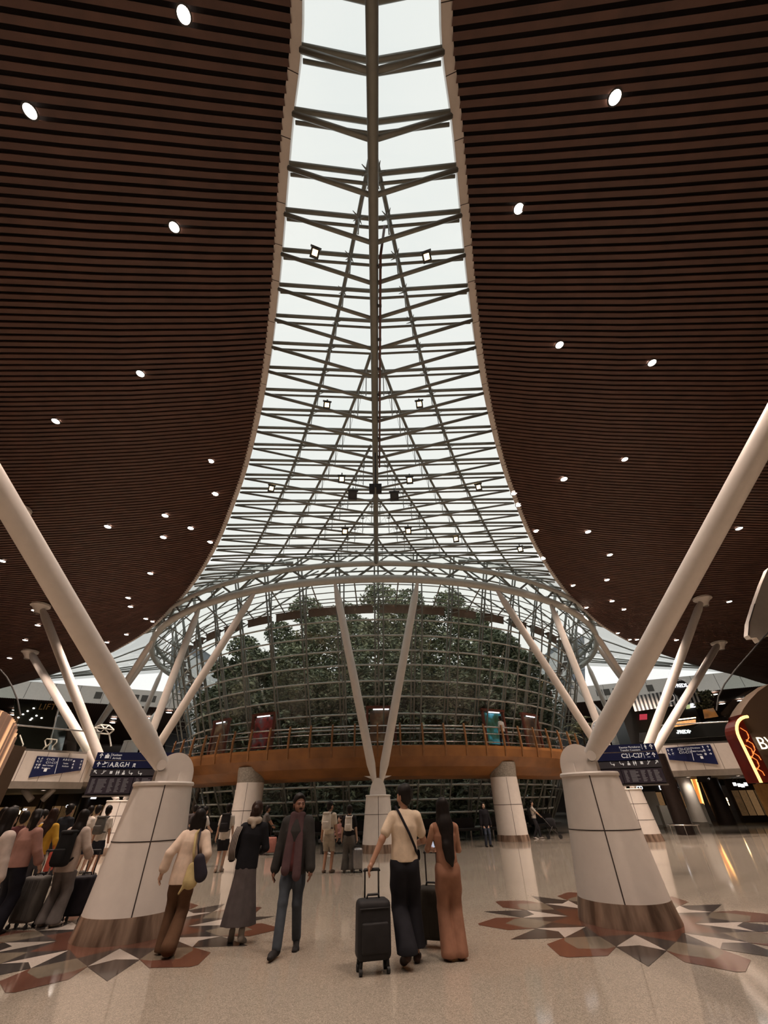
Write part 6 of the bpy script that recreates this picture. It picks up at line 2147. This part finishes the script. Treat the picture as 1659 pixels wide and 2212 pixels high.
# ---- mid-distance travellers
BG = (.40, .33, .25)
p = fpos(706, 1886)
r, X, J = person(p, -.3, 1.66, 'young man in pale t-shirt and beige shorts with a white backpack, facing the drum', skin='tan', hair=('short',), top=('tee', (.58, .50, .40), .92), bottom=('shorts', (.36, .31, .25), .50), shoes=((.16, .11, .08),), vox=.010, turn=-.6, lf=(-.11, 0), rf=(.11, .03))
backpack(X, J, (.60, .55, .48), (.06, .05, .05), 'white backpack with dark straps on the man in beige shorts', pocket=(.52, .47, .41))
p = fpos(752, 1884)
r, X, J = person(p, -.1, 1.55, 'person in a black t-shirt and grey trousers carrying a small white backpack', skin='fair', hair=('short',), top=('tee', (.015, .014, .016), .92), bottom=('wide', (.12, .11, .10), .06), shoes=((.4, .36, .33),), vox=.010, lf=(-.12, 0), rf=(.12, 0))
backpack(X, J, (.62, .56, .50), (.62, .56, .50), 'small white backpack on the person in the black t-shirt', w=.27, h_=.38, d=.13)
suitcase(fpos(771, 1884), .2, .28, .42, .48, .78, (.3, .3, .3), 'slim silver suitcase beside the person in grey trousers', metal=True, rib=True)
q = fpos(738, 1846)
bn = empty('waiting_bench', q); tag(bn, 'dark bench behind the two travellers with white backpacks', 'bench')
m1 = MB(); m1.box((q[0] - .15, q[1] + .5, .42), (1.7, .5, .09)); m1.build('seat', DARKGREY, bn)
for k in (-.85, .55):
    m1 = MB(); m1.box((q[0] + k, q[1] + .5, .19), (.08, .4, .38)); m1.build('leg', DARKGREY, bn)
r, X, J = person((q[0] - .15, q[1] + .48, 0), pi - .9, 1.55, 'seated person in a dusty pink top on the dark bench', skin='fair', hair=('tail', HAIRB), top=('long', (.30, .15, .13), .52), bottom=('trousers', (.02, .018, .02)), shoes=((.5, .48, .46),), seat=.52, lf=(-.1, .42), rf=(.1, .40), lh=(-.12, .32, .68), rh=(.12, .34, .68), vox=.012, fingers=False)
p = fpos(1055, 1829)
r, X, J = person(p, pi + .2, 1.52, 'woman in a long black coat and jeans standing alone before the drum glass', skin='fair', hair=('long', HAIR, .2), top=('jacket', (.014, .013, .016), .70), bottom=('jeans', (.05, .06, .085)), shoes=((.02, .02, .02),), vox=.012, face=True, fingers=False, lf=(-.1, .05), rf=(.1, 0))
hb = empty('handbag', X @ Vector((.3, 0, .6))); tag(hb, 'black bag hanging from the hand of the woman in the black coat', 'bag')
rbox('bag_body', (.10, .28, .30), .04, cloth((.012, .012, .013)), hb, X @ Matrix.Translation((.30, .05, .56)))
tubes('strap', [[(.30, -.05, .70), (.29, .05, .80), (.30, .15, .70)]], .012, BLACK, hb, X)
p = fpos(1162, 1812)
r, X, J = person(p, -pi / 2 - .3, 1.55, 'person in a white top with black backpack pushing a stroller', skin='fair', hair=('short',), top=('tee', (.55, .50, .45), .92), bottom=('trousers', (.03, .03, .035)), shoes=((.45, .42, .4),), vox=.013, fingers=False, lf=(-.08, .16), rf=(.08, -.16), rz=.03, lh=(-.16, .42, 1.0), rh=(.16, .42, 1.0))
backpack(X, J, (.015, .015, .016), (.015, .015, .016), 'black backpack on the person pushing the stroller')
sp_ = X @ Vector((0, .75, 0))
sr = empty('stroller', (sp_.x, sp_.y, 0)); tag(sr, 'dark folded-hood stroller pushed along the drum wall', 'stroller')
Tm = Matrix.Translation((sp_.x, sp_.y, 0)) @ Matrix.Rotation(-pi / 2 - .3, 4, 'Z')
rbox('seat', (.42, .5, .45), .12, cloth((.02, .02, .022)), sr, Tm @ Matrix.Translation((0, .1, .62)))
tubes('frame', [[(s_ * .22, -.35, 1.0), (s_ * .22, .1, .45), (s_ * .22, .45, .1)] for s_ in (-1, 1)] + [[(s_ * .22, -.15, .1), (s_ * .22, .15, .5)] for s_ in (-1, 1)], .014, DARKGREY, sr, Tm)
tubes('push_bar', [[(-.22, -.35, 1.0), (.22, -.35, 1.0)]], .018, BLACK, sr, Tm)
for a_ in (-.15, .45):
    for s_ in (-1, 1):
        c = Tm @ Vector((s_ * .22, a_, .09)); ax_ = Tm.to_3x3() @ Vector((.02, 0, 0))
        m1 = MB(); m1.tube([c - ax_, c + ax_], .09, 14); m1.build('wheel', BLACK, sr)
p = fpos(471, 1884)
r, X, J = person(p, .1, 1.66, 'young man in white t-shirt and black shorts with a large black backpack', skin='fair', hair=('short',), top=('tee', (.60, .54, .48), .80), bottom=('shorts', (.016, .016, .02), .52), shoes=((.40, .30, .25), .02), vox=.010, lf=(-.05, -.14), rf=(.06, .1), lz=.05)
backpack(X, J, (.022, .020, .022), (.022, .02, .022), 'large black backpack on the young man in black shorts', w=.33, h_=.48, d=.19)
for i, (px, Y, h_, hd_, c, b, sk, hr, lb_) in enumerate(((428, 19.5, 1.62, .2, (.02, .02, .022), (.03, .03, .03), 'fair', 'short', 'person in black just right of the left pier top, half hidden'),
                                              (441, 18.0, 1.60, -.5, (.5, .46, .42), (.02, .02, .022), 'fair', 'short', 'person in pale top behind the black-backpack traveller'),
                                              (418, 21.0, 1.66, .4, (.06, .05, .05), (.03, .03, .03), 'tan', 'short', 'person in dark clothes farthest back beside the left pier'))):
    p = hpos(px, 1765, Y, h_)
    r, X, J = person(p, hd_, h_, lb_, skin=sk, hair=(hr,), top=('tee', c, .9), bottom=('trousers', b), shoes=((.1, .1, .1),), vox=.013, fingers=False, lh=(-.2, .3, 1.05), rh=(.22, .28, 1.02))
    if i == 1:
        backpack(X, J, (.02, .02, .022), (.02, .02, .022), 'black backpack half hidden behind the left pier')
p = hpos(574, 1762, 21.5, 1.6)
r, X, J = person(p, -pi / 2 + .4, 1.60, 'person in dark shirt with a pink suitcase by the left bridge column', skin='tan', hair=('short',), top=('tee', (.10, .09, .085), .92), bottom=('trousers', (.05, .045, .045)), shoes=((.1, .08, .08),), vox=.012, fingers=False, lean=(0, .05), lh=(-.15, .4, .98), rh=(.15, .40, .98))
suitcase((p[0] + .42, p[1] - .1, 0), .2, .38, .24, .50, .95, (.38, .16, .13), 'pink suitcase by the left bridge column')
q = P(radians(25.6), 16.6, 0)
r, X, J = person((q.x, q.y, 3.95), .6, 1.6, 'person in a white shirt walking on the footbridge beside the seaside poster', skin='tan', hair=('short',), top=('tee', (.60, .58, .55), .9), bottom=('trousers', (.03, .03, .035)), shoes=((.05, .05, .05),), vox=.014, fingers=False, lf=(-.08, .15), rf=(.08, -.12))

# ---- the crowd at the left
p = fpos(-22, 2020)
r, X, J = person((p[0], p[1], 0), -.25, 1.60, 'woman in a dusty pink blouse and black trousers with a black headband, left crowd', skin='fair', hair=('bob', HAIR), top=('loose', (.33, .18, .15), .90), bottom=('wide', (.012, .012, .018), .05), shoes=((.03, .03, .03),), vox=.008, lf=(-.1, .05), rf=(.1, -.05), turn=-.4, rh=(.30, .18, .92))
F = Field()
for k in range(10):
    a0_, a1_ = pi * k / 10, pi * (k + 1) / 10
    F.cone(J['H'](.106 * cos(a0_), .005, .02 + .125 * sin(a0_)), J['H'](.106 * cos(a1_), .005, .02 + .125 * sin(a1_)), .012, k=.01)
field_obj('headband', F, .006, cloth((.05, .05, .055), .4), r, X)
p = fpos(98, 2003)
r, X, J = person((p[0], p[1], 0), -.1, 1.58, 'woman with very long black hair, grey trousers and a big black backpack, left crowd', skin='fair', hair=('long', HAIR, .5), top=('loose', (.45, .37, .32), .78), bottom=('wide', (.15, .135, .13), .05), shoes=((.5, .45, .42),), vox=.008, lf=(-.12, .02), rf=(.12, .0), rh=(.28, .22, .98))
backpack(X, J, (.014, .014, .015), (.014, .014, .015), 'big black backpack under the long hair in the left crowd', w=.34, h_=.55, d=.2, drop=.10)
suitcase((p[0] - .40, p[1] - .05, 0), -.1, .40, .27, .60, 1.02, (.10, .095, .09), 'dark grey hard suitcase between the pink blouse and the black backpack', rib=True, hcol=SILVER)
q = fpos(158, 1992)
suitcase((q[0] - .05, q[1] + .05, 0), .1, .36, .24, .55, .98, (.016, .014, .018), 'narrow black suitcase standing against the left pier', rib=False)
lst = [
    (hpos(6, 1800, 7.6, 0), -.3, 1.62, 'woman at the left edge with big black hair and pale sleeves', ('long', HAIR, .25), ('loose', (.50, .42, .38), .85), ('wide', (.02, .02, .022), .05), 'fair', .009),
    (hpos(112, 1768, 12.0, 0), .1, 1.62, 'woman in a mustard yellow top with long brown hair, left crowd', ('long', HAIRB, .32), ('long', (.48, .27, .035), .85), ('trousers', (.05, .05, .06)), 'fair', .010),
    (hpos(94, 1762, 13.2, 0), -.4, 1.60, 'person in white with short dark hair beside the yellow top', ('short',), ('tee', (.58, .5, .42), .88), ('trousers', (.04, .04, .05)), 'fair', .012),
    (hpos(147, 1760, 14.6, 0), -.1, 1.72, 'tall person in a black t-shirt beyond the yellow top', ('short',), ('tee', (.02, .022, .028), .88), ('trousers', (.03, .03, .035)), 'tan', .012),
    (hpos(194, 1757, 16.6, 0), .2, 1.68, 'boy in white shirt and dark shorts, leftmost of three by the left sign', ('short',), ('tee', (.60, .54, .48), .84), ('shorts', (.02, .022, .035), .5), 'fair', .011),
    (hpos(210, 1757, 17.0, 0), .05, 1.70, 'boy in cream shirt, middle of three by the left sign', ('short',), ('tee', (.55, .46, .37), .84), ('shorts', (.02, .022, .035), .5), 'fair', .011),
    (hpos(232, 1760, 16.4, 0), -.05, 1.68, 'boy in white shirt with grey backpack, nearest the pier of three', ('short',), ('tee', (.58, .52, .46), .84), ('shorts', (.018, .02, .03), .5), 'tan', .011),
    (hpos(52, 1768, 11.4, 0), .5, 1.58, 'person in dark red shirt half hidden at the far left of the crowd', ('short',), ('tee', (.09, .03, .03), .88), ('trousers', (.03, .03, .035)), 'fair', .012),
    (hpos(24, 1764, 13.8, 0), -.6, 1.70, 'person in grey near the dark columns behind the left crowd', ('short',), ('tee', (.12, .10, .09), .88), ('trousers', (.03, .03, .035)), 'tan', .013),
    (hpos(2, 1772, 12.4, 0), .4, 1.66, 'person in black farthest back at the left edge of the crowd', ('bob', HAIR), ('long', (.025, .022, .022), .88), ('trousers', (.02, .02, .022)), 'fair', .013),
]
for (xy, hd_, h_, lb_, hr, tp, bt_, sk, vx) in lst:
    kw = {}
    if 'yellow top with' in lb_: kw = dict(rh=(.26, .16, .98), lh=(-.22, .24, 1.15))
    r, X, J = person((xy[0], xy[1], 0), hd_, h_, lb_, skin=sk, hair=hr, top=tp, bottom=bt_, shoes=((.25, .22, .2),), vox=vx, fingers=vx < .0105, turn=.3 if 'white with' in lb_ else 0.0, **kw)
    if 'grey backpack' in lb_:
        backpack(X, J, (.09, .085, .078), (.05, .05, .05), 'grey backpack on the boy nearest the left pier', w=.33, h_=.46, d=.18)
    if 'left edge with big' in lb_:
        bb = empty('shoulder_bag', X @ Vector((-.1, -.2, .85))); tag(bb, 'dark brown shoulder bag of the woman at the left edge', 'bag')
        F = Field().cone((.10, -.20, .98), (.12, -.20, .78), .11, .12, (1.1, .6, 1)); field_obj('bag_body', F, .01, cloth((.045, .022, .016), .5), bb, X)
        tubes('strap', [[(.12, -.2, 1.05), (.0, -.19, 1.25), (-.12, -.10, 1.46)]], .013, cloth((.045, .022, .016)), bb, X)
        yb = empty('paper_bag', X @ Vector((.2, -.2, .5))); tag(yb, 'yellow paper shopping bag low at the left edge of the photo', 'bag')
        rbox('bag_body', (.34, .12, .42), .012, cloth((.50, .29, .08)), yb, X @ Matrix.Translation((.20, -.26, .48)), 1)
        tubes('handle', [[(.12, -.26, .69), (.14, -.26, .8), (.26, -.26, .8), (.28, -.26, .69)]], .006, cloth((.50, .29, .08)), yb, X)
    if 'mustard' in lb_:
        rb = empty('tote_bag', X @ Vector((.3, 0, .8))); tag(rb, 'coral red bag at the side of the mustard yellow top', 'bag')
        rbox('bag_body', (.10, .26, .36), .03, cloth((.50, .10, .075)), rb, X @ Matrix.Translation((.32, .06, .74)))
        tubes('strap', [[(.32, -.02, .9), (.27, .02, 1.1), (.20, 0, 1.42)]], .012, cloth((.50, .10, .075)), rb, X)
    if 'middle of three' in lb_:
        pb = empty('duffel_bag', X @ Vector((0, -.2, .95))); tag(pb, 'dark bag with a red edge held between the three boys', 'bag')
        F = Field().cone((-.02, -.22, 1.02), (.04, -.22, .86), .09, .10, (1.1, .6, 1)); field_obj('bag_body', F, .01, cloth((.04, .032, .045)), pb, X)
        tubes('strap', [[(.0, -.2, 1.1), (-.05, -.18, 1.28), (-.10, -.09, 1.46)]], .012, cloth((.35, .06, .06)), pb, X)
